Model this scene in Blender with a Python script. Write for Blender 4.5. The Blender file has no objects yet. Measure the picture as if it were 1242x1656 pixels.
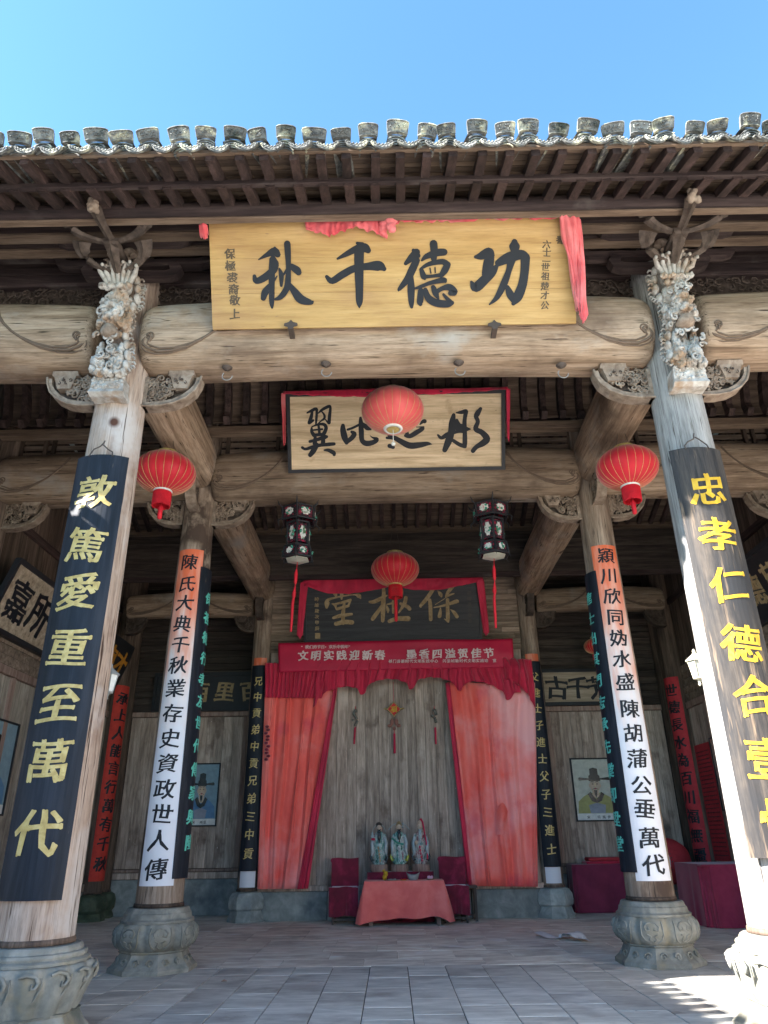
import bpy, bmesh, math, random
from math import sin, cos, pi, radians
from mathutils import Vector, noise
random.seed(7)
S = bpy.context.scene
COL = S.collection
# ------------------------------------------------------------------ camera
YAW, PITCH, ROLL, FPX, CX = radians(-0.2776), radians(24.44), radians(-0.8117), 1161.06, -0.1478
fw = Vector((sin(YAW)*cos(PITCH), cos(YAW)*cos(PITCH), sin(PITCH)))
rt = Vector((cos(YAW), -sin(YAW), 0)); up = rt.cross(fw)
rt, up = rt*cos(ROLL)+up*sin(ROLL), -rt*sin(ROLL)+up*cos(ROLL)
CAM = Vector((CX, 0, 1.5))
cd = bpy.data.cameras.new('camera'); cam = bpy.data.objects.new('camera', cd); COL.objects.link(cam)
from mathutils import Matrix
mm = Matrix((rt, up, -fw)).transposed().to_4x4(); mm.translation = CAM; cam.matrix_world = mm
cd.sensor_fit = 'VERTICAL'; cd.sensor_height = 24; cd.lens = 24*FPX/1656; cd.clip_end = 1000; cd.clip_start = .05
S.camera = cam
# ------------------------------------------------------------------ light
SUN = Vector((-1.32, -.592, 1)).normalized()
W = bpy.data.worlds.new('World'); S.world = W; W.use_nodes = True
nt = W.node_tree; bg = nt.nodes['Background']
sk = nt.nodes.new('ShaderNodeTexSky'); sk.sky_type = 'NISHITA'; sk.sun_disc = False
sk.sun_elevation = math.asin(SUN.z); sk.sun_rotation = math.atan2(SUN.x, SUN.y)
sk.altitude = 300; sk.air_density = 1.0; sk.dust_density = .3; sk.ozone_density = 1.2
tn = nt.nodes.new('ShaderNodeMix'); tn.data_type = 'RGBA'; tn.blend_type = 'MULTIPLY'; tn.inputs[0].default_value = 1; tn.inputs[7].default_value = (.66, .95, 1.08, 1)
nt.links.new(sk.outputs[0], tn.inputs[6]); nt.links.new(tn.outputs[2], bg.inputs[0]); bg.inputs[1].default_value = .055
sd = bpy.data.lights.new('sun', 'SUN'); sd.energy = 3.8; sd.angle = radians(.55); sd.color = (1, .955, .90)
so = bpy.data.objects.new('sun', sd); COL.objects.link(so); so.rotation_euler = SUN.to_track_quat('Z', 'Y').to_euler()
so.location = (-20, -10, 20)
S.view_settings.view_transform = 'Standard'; S.view_settings.look = 'None'
S.view_settings.exposure = 3.3; S.view_settings.gamma = 1; S.view_settings.use_curve_mapping = False
S.render.engine = 'CYCLES'; S.cycles.use_denoising = True
S.cycles.max_bounces = 8; S.cycles.diffuse_bounces = 6; S.cycles.glossy_bounces = 2; S.cycles.sample_clamp_indirect = 6

def at(px, py, x=None, y=None, z=None, pl=None):
    "point of the place seen at a photo pixel, on the plane x=, y=, z= or on plane pl=(point, normal)"
    d = rt*(px-621) - up*(py-828) + fw*FPX
    if pl: t = (pl[0]-CAM).dot(pl[1])/d.dot(pl[1])
    elif x is not None: t = (x-CAM.x)/d.x
    elif y is not None: t = (y-CAM.y)/d.y
    else: t = (z-CAM.z)/d.z
    return CAM + d*t
# ------------------------------------------------------------------ materials
def newmat(name):
    m = bpy.data.materials.new(name); m.use_nodes = True
    n = m.node_tree.nodes; return m, n, m.node_tree.links, n['Principled BSDF']
def c4(c): return (c[0], c[1], c[2], 1)
def ramp(n, stops):
    r = n.new('ShaderNodeValToRGB'); e = r.color_ramp.elements
    while len(e) < len(stops): e.new(.5)
    for q, (p, c) in zip(e, stops): q.position = p; q.color = c4(c)
    return r
def mix(n, l, a, b, f, mode='MIX'):
    x = n.new('ShaderNodeMix'); x.data_type = 'RGBA'; x.blend_type = mode
    for sock, v in ((x.inputs[0], f), (x.inputs[6], a), (x.inputs[7], b)):
        if hasattr(v, 'links'): l.new(v, sock)
        elif isinstance(v, tuple): sock.default_value = c4(v)
        else: sock.default_value = v
    return x.outputs[2]
def tex(name, stops, sc=(1, 1, 1), ns=4, det=8, rough=.8, bump=.3, bd=.01, patch=None, pscale=.8, pth=(.45, .65), rnd=.25,
        distort=.4, fleck=None, fth=(.62, .68), fsc=None, spec=.3, world=False, crack=None, metal=0, sheen=0, knots=None, grain=0):
    m, n, l, p = newmat(name)
    tc = n.new('ShaderNodeTexCoord'); oi = n.new('ShaderNodeObjectInfo')
    if world:
        g = n.new('ShaderNodeNewGeometry'); co = g.outputs['Position']
    else:
        ad = n.new('ShaderNodeVectorMath'); ad.operation = 'MULTIPLY_ADD'
        cb = n.new('ShaderNodeCombineXYZ')
        for i in range(3): l.new(oi.outputs['Random'], cb.inputs[i])
        l.new(cb.outputs[0], ad.inputs[0]); ad.inputs[1].default_value = (37, 53, 71); l.new(tc.outputs['Object'], ad.inputs[2])
        co = ad.outputs[0]
    mp = n.new('ShaderNodeMapping'); mp.inputs['Scale'].default_value = sc; l.new(co, mp.inputs[0])
    no = n.new('ShaderNodeTexNoise'); no.inputs['Scale'].default_value = ns; no.inputs['Detail'].default_value = det
    no.inputs['Distortion'].default_value = distort; no.inputs['Roughness'].default_value = .62; l.new(mp.outputs[0], no.inputs['Vector'])
    col = ramp(n, stops); l.new(no.outputs[0], col.inputs[0]); out = col.outputs[0]
    if grain:
        gm = n.new('ShaderNodeMapping'); gm.inputs['Scale'].default_value = sc; l.new(co, gm.inputs[0])
        gn = n.new('ShaderNodeTexNoise'); gn.inputs['Scale'].default_value = 34; gn.inputs['Detail'].default_value = 5; gn.inputs['Roughness'].default_value = .7; l.new(gm.outputs[0], gn.inputs['Vector'])
        gr = ramp(n, [(.36, (1-grain,)*3), (.5, (1, 1, 1)), (.66, (1+grain*.6,)*3)]); l.new(gn.outputs[0], gr.inputs[0]); out = mix(n, l, out, gr.outputs[0], 1.0, 'MULTIPLY')
    def mask(scale, th, vec, detail=4, w=0):
        q = n.new('ShaderNodeTexNoise'); q.inputs['Scale'].default_value = scale; q.inputs['Detail'].default_value = detail
        q.inputs['Roughness'].default_value = .6
        l.new(vec, q.inputs['Vector'])
        r = n.new('ShaderNodeMapRange'); r.inputs[1].default_value = th[0]; r.inputs[2].default_value = th[1]; l.new(q.outputs[0], r.inputs[0])
        return r.outputs[0]
    if patch:
        for pc, ps, pt in (patch if isinstance(patch, list) else [(patch, pscale, pth)]):
            mp2 = n.new('ShaderNodeMapping'); mp2.inputs['Scale'].default_value = tuple(1+(s-1)*.12 for s in sc)
            l.new(co, mp2.inputs[0]); out = mix(n, l, out, pc, mask(ps, pt, mp2.outputs[0], 5))
    if fleck: 
        mp3 = n.new('ShaderNodeMapping'); mp3.inputs['Scale'].default_value = fsc or sc; l.new(co, mp3.inputs[0])
        out = mix(n, l, out, fleck, mask(6, fth, mp3.outputs[0], 3))
    if knots:
        v = n.new('ShaderNodeTexVoronoi'); v.inputs['Scale'].default_value = knots[1]
        mk = n.new('ShaderNodeMapping'); mk.inputs['Scale'].default_value = tuple(1+(s-1)*.06 for s in sc); l.new(co, mk.inputs[0])
        l.new(mk.outputs[0], v.inputs['Vector'])
        r = n.new('ShaderNodeMapRange'); r.inputs[1].default_value = .09; r.inputs[2].default_value = .04; l.new(v.outputs[0], r.inputs[0])
        out = mix(n, l, out, knots[0], r.outputs[0])
    if crack:
        mk = n.new('ShaderNodeMapping'); mk.inputs['Scale'].default_value = tuple(s*(.2 if s < 1 else 1.1) for s in sc); l.new(co, mk.inputs[0])
        q = n.new('ShaderNodeTexNoise'); q.inputs['Scale'].default_value = 3.1; q.inputs['Detail'].default_value = 3; l.new(mk.outputs[0], q.inputs['Vector'])
        a = n.new('ShaderNodeMath'); a.operation = 'SUBTRACT'; a.inputs[1].default_value = .5; l.new(q.outputs[0], a.inputs[0])
        b = n.new('ShaderNodeMath'); b.operation = 'ABSOLUTE'; l.new(a.outputs[0], b.inputs[0])
        r = n.new('ShaderNodeMapRange'); r.inputs[1].default_value = .0035; r.inputs[2].default_value = .0005; l.new(b.outputs[0], r.inputs[0])
        out = mix(n, l, out, crack, r.outputs[0])
    if rnd:
        hs = n.new('ShaderNodeHueSaturation'); r = n.new('ShaderNodeMapRange')
        r.inputs[3].default_value = 1-rnd; r.inputs[4].default_value = 1+rnd; l.new(oi.outputs['Random'], r.inputs[0])
        l.new(r.outputs[0], hs.inputs['Value']); l.new(out, hs.inputs['Color']); out = hs.outputs[0]
    l.new(out, p.inputs['Base Color']); p.inputs['Roughness'].default_value = rough
    p.inputs['Specular IOR Level'].default_value = spec; p.inputs['Metallic'].default_value = metal
    if sheen: p.inputs['Sheen Weight'].default_value = sheen
    if bump:
        b = n.new('ShaderNodeBump'); b.inputs['Strength'].default_value = bump; b.inputs['Distance'].default_value = bd
        l.new(no.outputs[0], b.inputs['Height']); l.new(b.outputs[0], p.inputs['Normal'])
    return m
def flat(name, c, rough=.6, spec=.3, metal=0, emit=0):
    d = tuple(v*.72 for v in c)
    return tex(name, [(.3, d), (.7, c)], ns=9, rough=rough, bump=.15, rnd=.06, spec=spec, metal=metal)
def wood(name, ax, dark, mid, light, **k):
    s = {'x': (.12, 1.6, 1.6), 'y': (1.6, .12, 1.6), 'z': (1.6, 1.6, .12)}[ax]
    a = dict(grain=.27, ns=7, det=10, bump=.55, bd=.012, distort=.35, rough=.85); a.update(k)
    return tex(name, [(.28, dark), (.46, mid), (.68, light)], sc=s, **a)
BM = dict(patch=[((.12, .08, .055), .9, (.50, .70)), ((.30, .27, .235), 1.3, (.55, .75))], crack=(.05, .035, .02), knots=((.09, .05, .03), .8))
m_beamx = wood('weathered_beam_wood_x', 'x', (0.121, 0.076, 0.048), (0.243, 0.171, 0.115), (0.357, 0.269, 0.196), fleck=(0.037, 0.022, 0.014), fth=(.63, .70), fsc=(.3, 5, 5), **BM)
m_beamy = wood('weathered_beam_wood_y', 'y', (0.135, 0.084, 0.051), (0.304, 0.209, 0.140), (0.488, 0.361, 0.258), fleck=(0.060, 0.037, 0.025), fth=(.63, .70), fsc=(5, .3, 5), **BM)
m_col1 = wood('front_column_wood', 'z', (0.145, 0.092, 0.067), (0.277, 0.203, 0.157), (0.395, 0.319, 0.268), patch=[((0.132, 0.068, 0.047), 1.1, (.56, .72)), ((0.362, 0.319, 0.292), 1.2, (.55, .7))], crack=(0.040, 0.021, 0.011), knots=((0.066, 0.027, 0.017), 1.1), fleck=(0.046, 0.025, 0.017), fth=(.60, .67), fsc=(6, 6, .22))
m_col1r = wood('grey_column_wood', 'z', (0.171, 0.160, 0.150), (0.261, 0.251, 0.236), (0.342, 0.331, 0.317), patch=[((0.150, 0.131, 0.110), 1.1, (.58, .75))], crack=(0.050, 0.045, 0.041), fleck=(0.070, 0.060, 0.050), fth=(.62, .68), fsc=(7, 7, .2))  # greyer tone than the wood of the left front column
m_col2 = wood('inner_column_wood', 'z', (0.094, 0.062, 0.048), (0.200, 0.144, 0.106), (0.338, 0.263, 0.206), patch=[((0.062, 0.040, 0.030), .9, (.5, .62)), ((0.413, 0.325, 0.250), 1.3, (.58, .7))], crack=(0.037, 0.025, 0.019), fleck=(0.031, 0.022, 0.016), fth=(.62, .69), fsc=(6, 6, .25))
DK = dict(rnd=.35)
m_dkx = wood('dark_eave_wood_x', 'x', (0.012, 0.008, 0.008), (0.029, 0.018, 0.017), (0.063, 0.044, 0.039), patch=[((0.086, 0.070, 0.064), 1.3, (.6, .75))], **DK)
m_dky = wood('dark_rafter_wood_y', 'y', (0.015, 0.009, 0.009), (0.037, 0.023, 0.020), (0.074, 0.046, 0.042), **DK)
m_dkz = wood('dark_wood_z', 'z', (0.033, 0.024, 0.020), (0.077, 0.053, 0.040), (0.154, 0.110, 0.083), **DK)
m_edge = wood('pale_edge_wood', 'x', (0.057, 0.036, 0.025), (0.108, 0.072, 0.049), (0.162, 0.118, 0.086))
m_plank = wood('grey_plank_wood', 'z', (0.193, 0.144, 0.111), (0.355, 0.270, 0.217), (0.576, 0.454, 0.370), rnd=.16, patch=[((0.135, 0.091, 0.072), 1.4, (.55, .72)), ((0.576, 0.471, 0.396), 1.1, (.6, .8))], fleck=(0.768, 0.646, 0.557), fth=(.72, .75), fsc=(4, 4, 1.2))
m_slat = wood('slat_wood', 'x', (0.085, 0.057, 0.042), (0.185, 0.135, 0.098), (0.340, 0.257, 0.197), rnd=.25)
m_ceil = wood('ceiling_board_wood', 'x', (0.035, 0.024, 0.018), (0.079, 0.053, 0.039), (0.135, 0.096, 0.071), rnd=.3)
m_carve = tex('pale_carved_wood', [(.3, (0.230, 0.198, 0.166)), (.5, (0.384, 0.356, 0.324)), (.72, (0.522, 0.507, 0.482))], ns=9, bump=.5, rnd=.1, patch=[((0.277, 0.190, 0.125), 2.2, (.5, .62)), ((0.092, 0.071, 0.058), 5, (.62, .72))])  # dark brown noise patches put crevice shade into the colour
m_carved = tex('brown_carved_wood', [(.3, (0.117, 0.081, 0.059)), (.5, (0.216, 0.162, 0.122)), (.72, (0.324, 0.261, 0.203))], ns=9, bump=.4, rnd=.1)
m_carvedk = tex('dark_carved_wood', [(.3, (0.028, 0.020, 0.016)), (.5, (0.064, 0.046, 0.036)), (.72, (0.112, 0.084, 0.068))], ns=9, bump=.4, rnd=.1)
m_stone = tex('plinth_stone', [(.3, (0.124, 0.124, 0.110)), (.5, (0.215, 0.215, 0.190)), (.7, (0.315, 0.306, 0.267))], ns=5, det=10, bump=.6, rnd=.05, patch=[((0.248, 0.215, 0.146), 2.2, (.52, .68)), ((0.099, 0.112, 0.097), 1.6, (.56, .7))])
m_stoneg = tex('mossy_stone', [(.3, (.035, .05, .03)), (.5, (.07, .095, .06)), (.7, (.13, .15, .10))], ns=5, det=10, bump=.6)
m_stoneb = tex('base_course_stone', [(.3, (0.161, 0.177, 0.169)), (.5, (0.258, 0.282, 0.266)), (.7, (0.386, 0.402, 0.378))], ns=4, det=10, bump=.4, patch=[((0.121, 0.137, 0.145), 1.6, (.5, .7))])
m_floor = tex('paving_stone', [(.3, (0.384, 0.364, 0.332)), (.5, (0.516, 0.493, 0.449)), (.7, (0.659, 0.627, 0.572))], sc=(1.0, 3.2, 1), ns=2.2, det=12, bump=.35, bd=.006, rnd=.09, rough=.72,
              patch=[((0.289, 0.265, 0.242), .9, (.5, .7)), ((0.669, 0.616, 0.552), 1.5, (.58, .75))], fleck=(0.228, 0.200, 0.175), fth=(.7, .74))
m_floor2 = tex('inner_paving_stone', [(.3, (0.500, 0.443, 0.378)), (.5, (0.734, 0.658, 0.567)), (.7, (0.880, 0.880, 0.797))], sc=(1.0, 3.2, 1), ns=2.2, det=12, bump=.35, bd=.006, rnd=.07, rough=.75,
              patch=[((0.411, 0.359, 0.311), .9, (.5, .7)), ((0.880, 0.880, 0.880), 1.5, (.6, .78))])
m_grout = flat('grout', (.085, .08, .075), .9)
m_court = tex('courtyard_slabs', [(.3, (0.357, 0.340, 0.315)), (.7, (0.476, 0.459, 0.425))], ns=1, rnd=0)
m_tile = tex('roof_tile', [(.3, (0.053, 0.055, 0.056)), (.5, (0.116, 0.116, 0.110)), (.7, (0.221, 0.221, 0.200))], ns=14, bump=.6, rnd=.25, patch=[((0.357, 0.340, 0.246), 7, (.53, .64)), ((0.031, 0.037, 0.031), 4, (.55, .68))])
m_tiledk = tex('plain_roof_tile', [(.3, (.06, .065, .07)), (.7, (.15, .155, .16))], ns=8, bump=.5, rnd=.2)  # grey tile without patches, for the roof rows and ridge
m_ochre = wood('ochre_board', 'x', (0.299, 0.169, 0.061), (0.387, 0.237, 0.087), (0.466, 0.304, 0.125), grain=.12, bump=.12, rnd=0, patch=[((0.311, 0.177, 0.094), .8, (.5, .8))], distort=.3, fleck=(0.194, 0.120, 0.073), fth=(.72, .77), fsc=(.5, 3, 3), rough=.6, spec=.3)
m_tan = wood('tan_board', 'x', (0.384, 0.274, 0.155), (0.589, 0.447, 0.279), (0.768, 0.608, 0.409), grain=.12, bump=.15, rnd=0, patch=[((0.384, 0.261, 0.149), 2.5, (.6, .74))], fleck=(0.179, 0.124, 0.075), fth=(.7, .74), fsc=(.8, 3, 3), rough=.7)
m_tan2 = wood('faded_tan_board', 'x', (0.192, 0.144, 0.096), (0.324, 0.252, 0.180), (0.480, 0.384, 0.288), grain=.12, bump=.2, rnd=0, fleck=(0.120, 0.084, 0.060), fth=(.68, .74), fsc=(.8, 3, 3))
m_ink = flat('ink_black', (.012, .014, .02), .55, .3)
m_blackb = wood('black_lacquer_board', 'z', (.005, .007, .011), (.009, .012, .019), (.022, .026, .036), grain=.12, bump=.25, rnd=0, rough=.6, fleck=(.22, .17, .12), fth=(.72, .80), fsc=(3, 3, .35), spec=.25)
m_blackw = wood('worn_black_lacquer_board', 'z', (.014, .013, .013), (.028, .025, .024), (.075, .06, .048), bump=.4, rnd=0, rough=.65, fleck=(.17, .12, .08), fth=(.58, .72), fsc=(3.4, 3.4, .3), patch=[((.02, .02, .022), 1.1, (.5, .65))], spec=.25)
m_black3 = wood('black_plaque_board', 'x', (.014, .015, .018), (.024, .025, .028), (.045, .045, .048), bump=.2, rnd=0, rough=.55, patch=[((.05, .045, .04), 1.5, (.55, .75))])
m_frame = flat('dark_frame_paint', (.022, .022, .026), .5)
m_gold = tex('gold_paint', [(.3, (0.316, 0.216, 0.061)), (.5, (0.466, 0.343, 0.114)), (.7, (0.564, 0.447, 0.193))], ns=12, bump=.2, rnd=.05, rough=.5, spec=.5)
m_goldb = tex('bright_gold_paint', [(.3, (.40, .22, .012)), (.5, (.52, .31, .02)), (.7, (.60, .40, .05))], ns=12, bump=.2, rnd=.05, rough=.55, spec=.3)
m_goldd = tex('dull_gold_paint', [(.3, (.20, .13, .06)), (.5, (.32, .23, .12)), (.7, (.42, .31, .18))], ns=10, bump=.2, rnd=.05)
m_orange = flat('orange_gold_paint', (.60, .26, .03), .6)
m_teal = flat('turquoise_paint', (.13, .55, .45), .6)
m_silk = tex('red_lantern_silk', [(.3, (.42, .004, .016)), (.7, (.58, .010, .026))], ns=3, bump=.05, rnd=.03, rough=.55, sheen=.3)
_p = m_silk.node_tree.nodes['Principled BSDF']; _p.inputs['Transmission Weight'].default_value = 0
m_tassel = flat('red_tassel', (.62, .012, .025), .6)
m_curt = tex('red_curtain_cloth', [(.3, (0.734, 0.073, 0.057)), (.5, (0.880, 0.132, 0.101)), (.7, (0.880, 0.240, 0.204))], sc=(1, 1, .3), ns=2, bump=.08, rnd=0, rough=.6, patch=[((0.880, 0.408, 0.408), .6, (.45, .7)), ((0.638, 0.036, 0.088), .9, (.55, .75))], sheen=.2)
m_val = tex('crimson_valance_cloth', [(.3, (0.375, 0.009, 0.039)), (.7, (0.656, 0.022, 0.070))], sc=(2, 2, .5), ns=2, bump=.1, rnd=.05, rough=.6, sheen=.2)
m_ban = tex('crimson_banner_cloth', [(.3, (0.431, 0.008, 0.043)), (.7, (0.546, 0.015, 0.057))], ns=2, bump=.05, rnd=0, rough=.5)
m_pinkc = tex('faded_red_cloth', [(.3, (.50, .04, .05)), (.5, (.60, .09, .10)), (.7, (.72, .22, .22))], ns=1.6, bump=.1, rnd=0, rough=.65, sheen=.2)
m_tablec = tex('coral_table_cloth', [(.3, (0.690, 0.103, 0.092)), (.5, (0.782, 0.149, 0.127)), (.7, (0.874, 0.230, 0.196))], ns=2, bump=.08, rnd=0, rough=.7, sheen=.2)
m_velvet = tex('burgundy_velvet', [(.3, (0.102, 0.004, 0.017)), (.5, (0.168, 0.006, 0.026)), (.7, (0.312, 0.018, 0.060))], ns=4, bump=.2, rnd=.05, rough=.8, sheen=.6)
m_white = flat('white_paint', (.75, .75, .72), .6)
m_wtext = flat('white_print', (0.828, 0.632, 0.632), .7)
m_iron = flat('rusty_iron', (.07, .05, .04), .7, .5)
m_wire = flat('pale_wire', (.26, .26, .25), .4, .5)
m_grey = flat('grey_metal', (.30, .31, .30), .45, .5)
m_glassy = flat('frosted_glass', (.5, .5, .42), .3, .6)
m_lampw = flat('cream_lamp_paint', (.6, .56, .42), .5)
m_skin = flat('skin_paint', (.62, .46, .34), .6)
m_blueg = flat('portrait_blue_ground', (0.246, 0.360, 0.418), .6)
m_paleg = flat('portrait_pale_ground', (.55, .55, .47), .6)
m_bluer = flat('portrait_blue_robe', (.12, .25, .42), .6)
m_yellr = flat('portrait_olive_robe', (.42, .40, .16), .6)
m_greyr = flat('portrait_grey_robe', (.30, .32, .38), .6)
m_postr = flat('red_poster_paper', (.50, .04, .05), .8)
m_strip = flat('red_paper_strip', (.55, .05, .035), .8)
m_plaster = tex('lime_plaster', [(.3, (0.450, 0.430, 0.390)), (.7, (0.660, 0.640, 0.600))], ns=2, bump=.3, rnd=.02, patch=[((0.300, 0.290, 0.260), .7, (.55, .75))])
m_leafg = flat('glaze_green', (.05, .28, .19), .2, .7)
m_glw = flat('glaze_white', (0.396, 0.432, 0.418), .2, .7)
m_glt = tex('glaze_mottled_teal', [(.36, (.03, .10, .08)), (.45, (.14, .30, .26)), (.55, (.42, .48, .44)), (.68, (.22, .10, .12))], sc=(1, 1, .35), ns=20, det=3, bump=.3, rnd=.1, rough=.25, spec=.6)
m_glr = tex('glaze_mottled_red', [(.36, (.20, .02, .04)), (.48, (.48, .42, .38)), (.62, (.12, .22, .2))], sc=(1, 1, .35), ns=18, det=3, bump=.3, rnd=.1, rough=.25, spec=.6)
m_gly = flat('glaze_yellow', (.50, .50, .06), .25, .6)
m_glb = flat('glaze_black', (.012, .014, .014), .25, .6)
# faded paper: orange-red at its top, washed pale below
def paper_mat():
    m, n, l, p = newmat('faded_red_paint')
    g = n.new('ShaderNodeNewGeometry'); sx = n.new('ShaderNodeSeparateXYZ'); l.new(g.outputs['Position'], sx.inputs[0])
    mp = n.new('ShaderNodeMapping'); mp.inputs['Scale'].default_value = (4, 4, .7); l.new(g.outputs['Position'], mp.inputs[0])
    no = n.new('ShaderNodeTexNoise'); no.inputs['Scale'].default_value = 2.2; no.inputs['Detail'].default_value = 8; l.new(mp.outputs[0], no.inputs['Vector'])
    a = n.new('ShaderNodeMath'); a.operation = 'MULTIPLY_ADD'; a.inputs[1].default_value = 3.2; l.new(no.outputs[0], a.inputs[0]); l.new(sx.outputs[2], a.inputs[2])
    r = n.new('ShaderNodeMapRange'); r.inputs[1].default_value = 4.2; r.inputs[2].default_value = 7.1; l.new(a.outputs[0], r.inputs[0])
    c = ramp(n, [(0, (.66, .66, .70)), (.35, (.70, .62, .60)), (.62, (.70, .36, .27)), (1, (.66, .13, .05))]); l.new(r.outputs[0], c.inputs[0])
    l.new(c.outputs[0], p.inputs['Base Color']); p.inputs['Roughness'].default_value = .7
    b = n.new('ShaderNodeBump'); b.inputs['Strength'].default_value = .2; b.inputs['Distance'].default_value = .01; l.new(no.outputs[0], b.inputs['Height']); l.new(b.outputs[0], p.inputs['Normal'])
    return m
m_paper = paper_mat()
# ------------------------------------------------------------------ mesh helpers
class MB:
    def __init__(s): s.v = []; s.f = []; s.sm = []
    def add(s, vs, fs, smooth=False):
        b = len(s.v); s.v += [tuple(v) for v in vs]; s.f += [tuple(i+b for i in f) for f in fs]; s.sm += [smooth]*len(fs); return s
    def box(s, x0, x1, y0, y1, z0, z1, c=0):
        if c <= 0:
            vs = [(x, y, z) for z in (z0, z1) for y in (y0, y1) for x in (x0, x1)]
            return s.add(vs, [(0, 2, 3, 1), (4, 5, 7, 6), (0, 1, 5, 4), (2, 6, 7, 3), (0, 4, 6, 2), (1, 3, 7, 5)])
        # chamfered on the top and bottom rims
        vs = []
        for z, k in ((z0, c), (z0+c, 0), (z1-c, 0), (z1, c)):
            vs += [(x0+k, y0+k, z), (x1-k, y0+k, z), (x1-k, y1-k, z), (x0+k, y1-k, z)]
        fs = [(3, 2, 1, 0), (12, 13, 14, 15)]
        for r in range(3):
            for i in range(4): j = (i+1) % 4; fs.append((r*4+i, r*4+j, r*4+4+j, r*4+4+i))
        return s.add(vs, fs)
    def prism(s, poly, f0, f1):
        "poly of 2D points; f0/f1 map (a,b)->3D for each end"
        n = len(poly); vs = [f0(*p) for p in poly] + [f1(*p) for p in poly]
        return s.add(vs, [tuple(range(n))[::-1], tuple(range(n, 2*n))] + [(i, (i+1) % n, n+(i+1) % n, n+i) for i in range(n)])
    def loft(s, rings, cap=True, smooth=True, closed=True):
        n = len(rings[0]); vs = [p for r in rings for p in r]; fs = []
        for k in range(len(rings)-1):
            for i in range(n if closed else n-1):
                j = (i+1) % n; fs.append((k*n+i, k*n+j, (k+1)*n+j, (k+1)*n+i))
        s.add(vs, fs, smooth)
        if cap and closed:
            s.add(rings[0], [tuple(range(n))[::-1]]); s.add(rings[-1], [tuple(range(n))])
        return s
    def lathe(s, prof, c=(0, 0, 0), seg=24, rf=None, smooth=True, cap=True, a0=0):
        rings = []
        for r, z in prof:
            ring = []
            for i in range(seg):
                t = a0+2*pi*i/seg; q = r*(rf(t, z) if rf else 1); ring.append((c[0]+q*cos(t), c[1]+q*sin(t), c[2]+z))
            rings.append(ring)
        return s.loft(rings, cap, smooth)
    def tube(s, pts, r, seg=6, smooth=True, flat_=None):
        pts = [Vector(p) for p in pts]; n = len(pts); rings = []; pu = None
        for i, p in enumerate(pts):
            d = (pts[min(i+1, n-1)]-pts[max(i-1, 0)]).normalized()
            if pu is None: pu = d.orthogonal().normalized()
            u = (pu-d*pu.dot(d)); u = u.normalized() if u.length > 1e-6 else d.orthogonal().normalized(); pu = u; w = d.cross(u)
            q = r[i] if isinstance(r, (list, tuple)) else r
            rings.append([p+(u*cos(2*pi*k/seg)+w*sin(2*pi*k/seg))*q for k in range(seg)])
        return s.loft(rings, True, smooth)
    def ell(s, c, r, seg=10, rings=6):
        rs = []
        for k in range(rings+1):
            t = -pi/2+pi*k/rings; q = max(cos(t), .02)
            rs.append([(c[0]+r[0]*q*cos(2*pi*i/seg), c[1]+r[1]*q*sin(2*pi*i/seg), c[2]+r[2]*sin(t)) for i in range(seg)])
        return s.loft(rs)
    def grid(s, fn, nu, nv, smooth=True):
        vs = [fn(i/nu, j/nv) for j in range(nv+1) for i in range(nu+1)]; w = nu+1
        return s.add(vs, [(j*w+i, j*w+i+1, (j+1)*w+i+1, (j+1)*w+i) for j in range(nv) for i in range(nu)], smooth)
    def mesh(s, name, m):
        me = bpy.data.meshes.new(name); me.from_pydata(s.v, [], s.f); me.polygons.foreach_set('use_smooth', s.sm)
        me.materials.append(m); me.update(); return me
def par(o, p):
    if p is not None:
        o.parent = p
        w = Vector((0, 0, 0)); q = p
        while q is not None: w += q.location if q.parent is None else Vector((0, 0, 0)); q = q.parent
        o.matrix_parent_inverse = Matrix.Translation(-w) if p.parent is None else Matrix.Identity(4)
def tag(o, label=None, cat=None, group=None, kind=None):
    if label: o['label'] = label
    if cat: o['category'] = cat
    if group: o['group'] = group
    if kind: o['kind'] = kind
    return o
def obj(name, mb, m, parent=None, label=None, kind=None, loc=None, rot=None):
    me = mb.mesh(name, m) if isinstance(mb, MB) else mb
    o = bpy.data.objects.new(name, me); COL.objects.link(o)
    if loc: o.location = loc
    if rot: o.rotation_euler = rot
    par(o, parent); tag(o, label, kind=kind); return o
def thing(name, label, cat, loc=(0, 0, 0), group=None, rot=None):
    o = bpy.data.objects.new(name, None); o.empty_display_size = .2; COL.objects.link(o); o.location = loc
    if rot: o.rotation_euler = rot
    return tag(o, label, cat, group)
def struct(name, mb, m, parent=None):
    o = obj(name, mb, m, parent)
    if parent is None: o['kind'] = 'structure'
    return o
def tree(o):
    r = [o]
    for c in o.children: r += tree(c)
    return r
def dup(root, loc, label=None, rotz=None):
    def cp(o, p):
        c = o.copy(); COL.objects.link(c); c.parent = p
        for ch in o.children: cp(ch, c)
        return c
    kids = list(root.children)
    r = root.copy(); COL.objects.link(r); r.location = loc
    if rotz is not None: r.rotation_euler.z = rotz
    if label: r['label'] = label
    for k in kids: cp(k, r)
    return r
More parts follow.
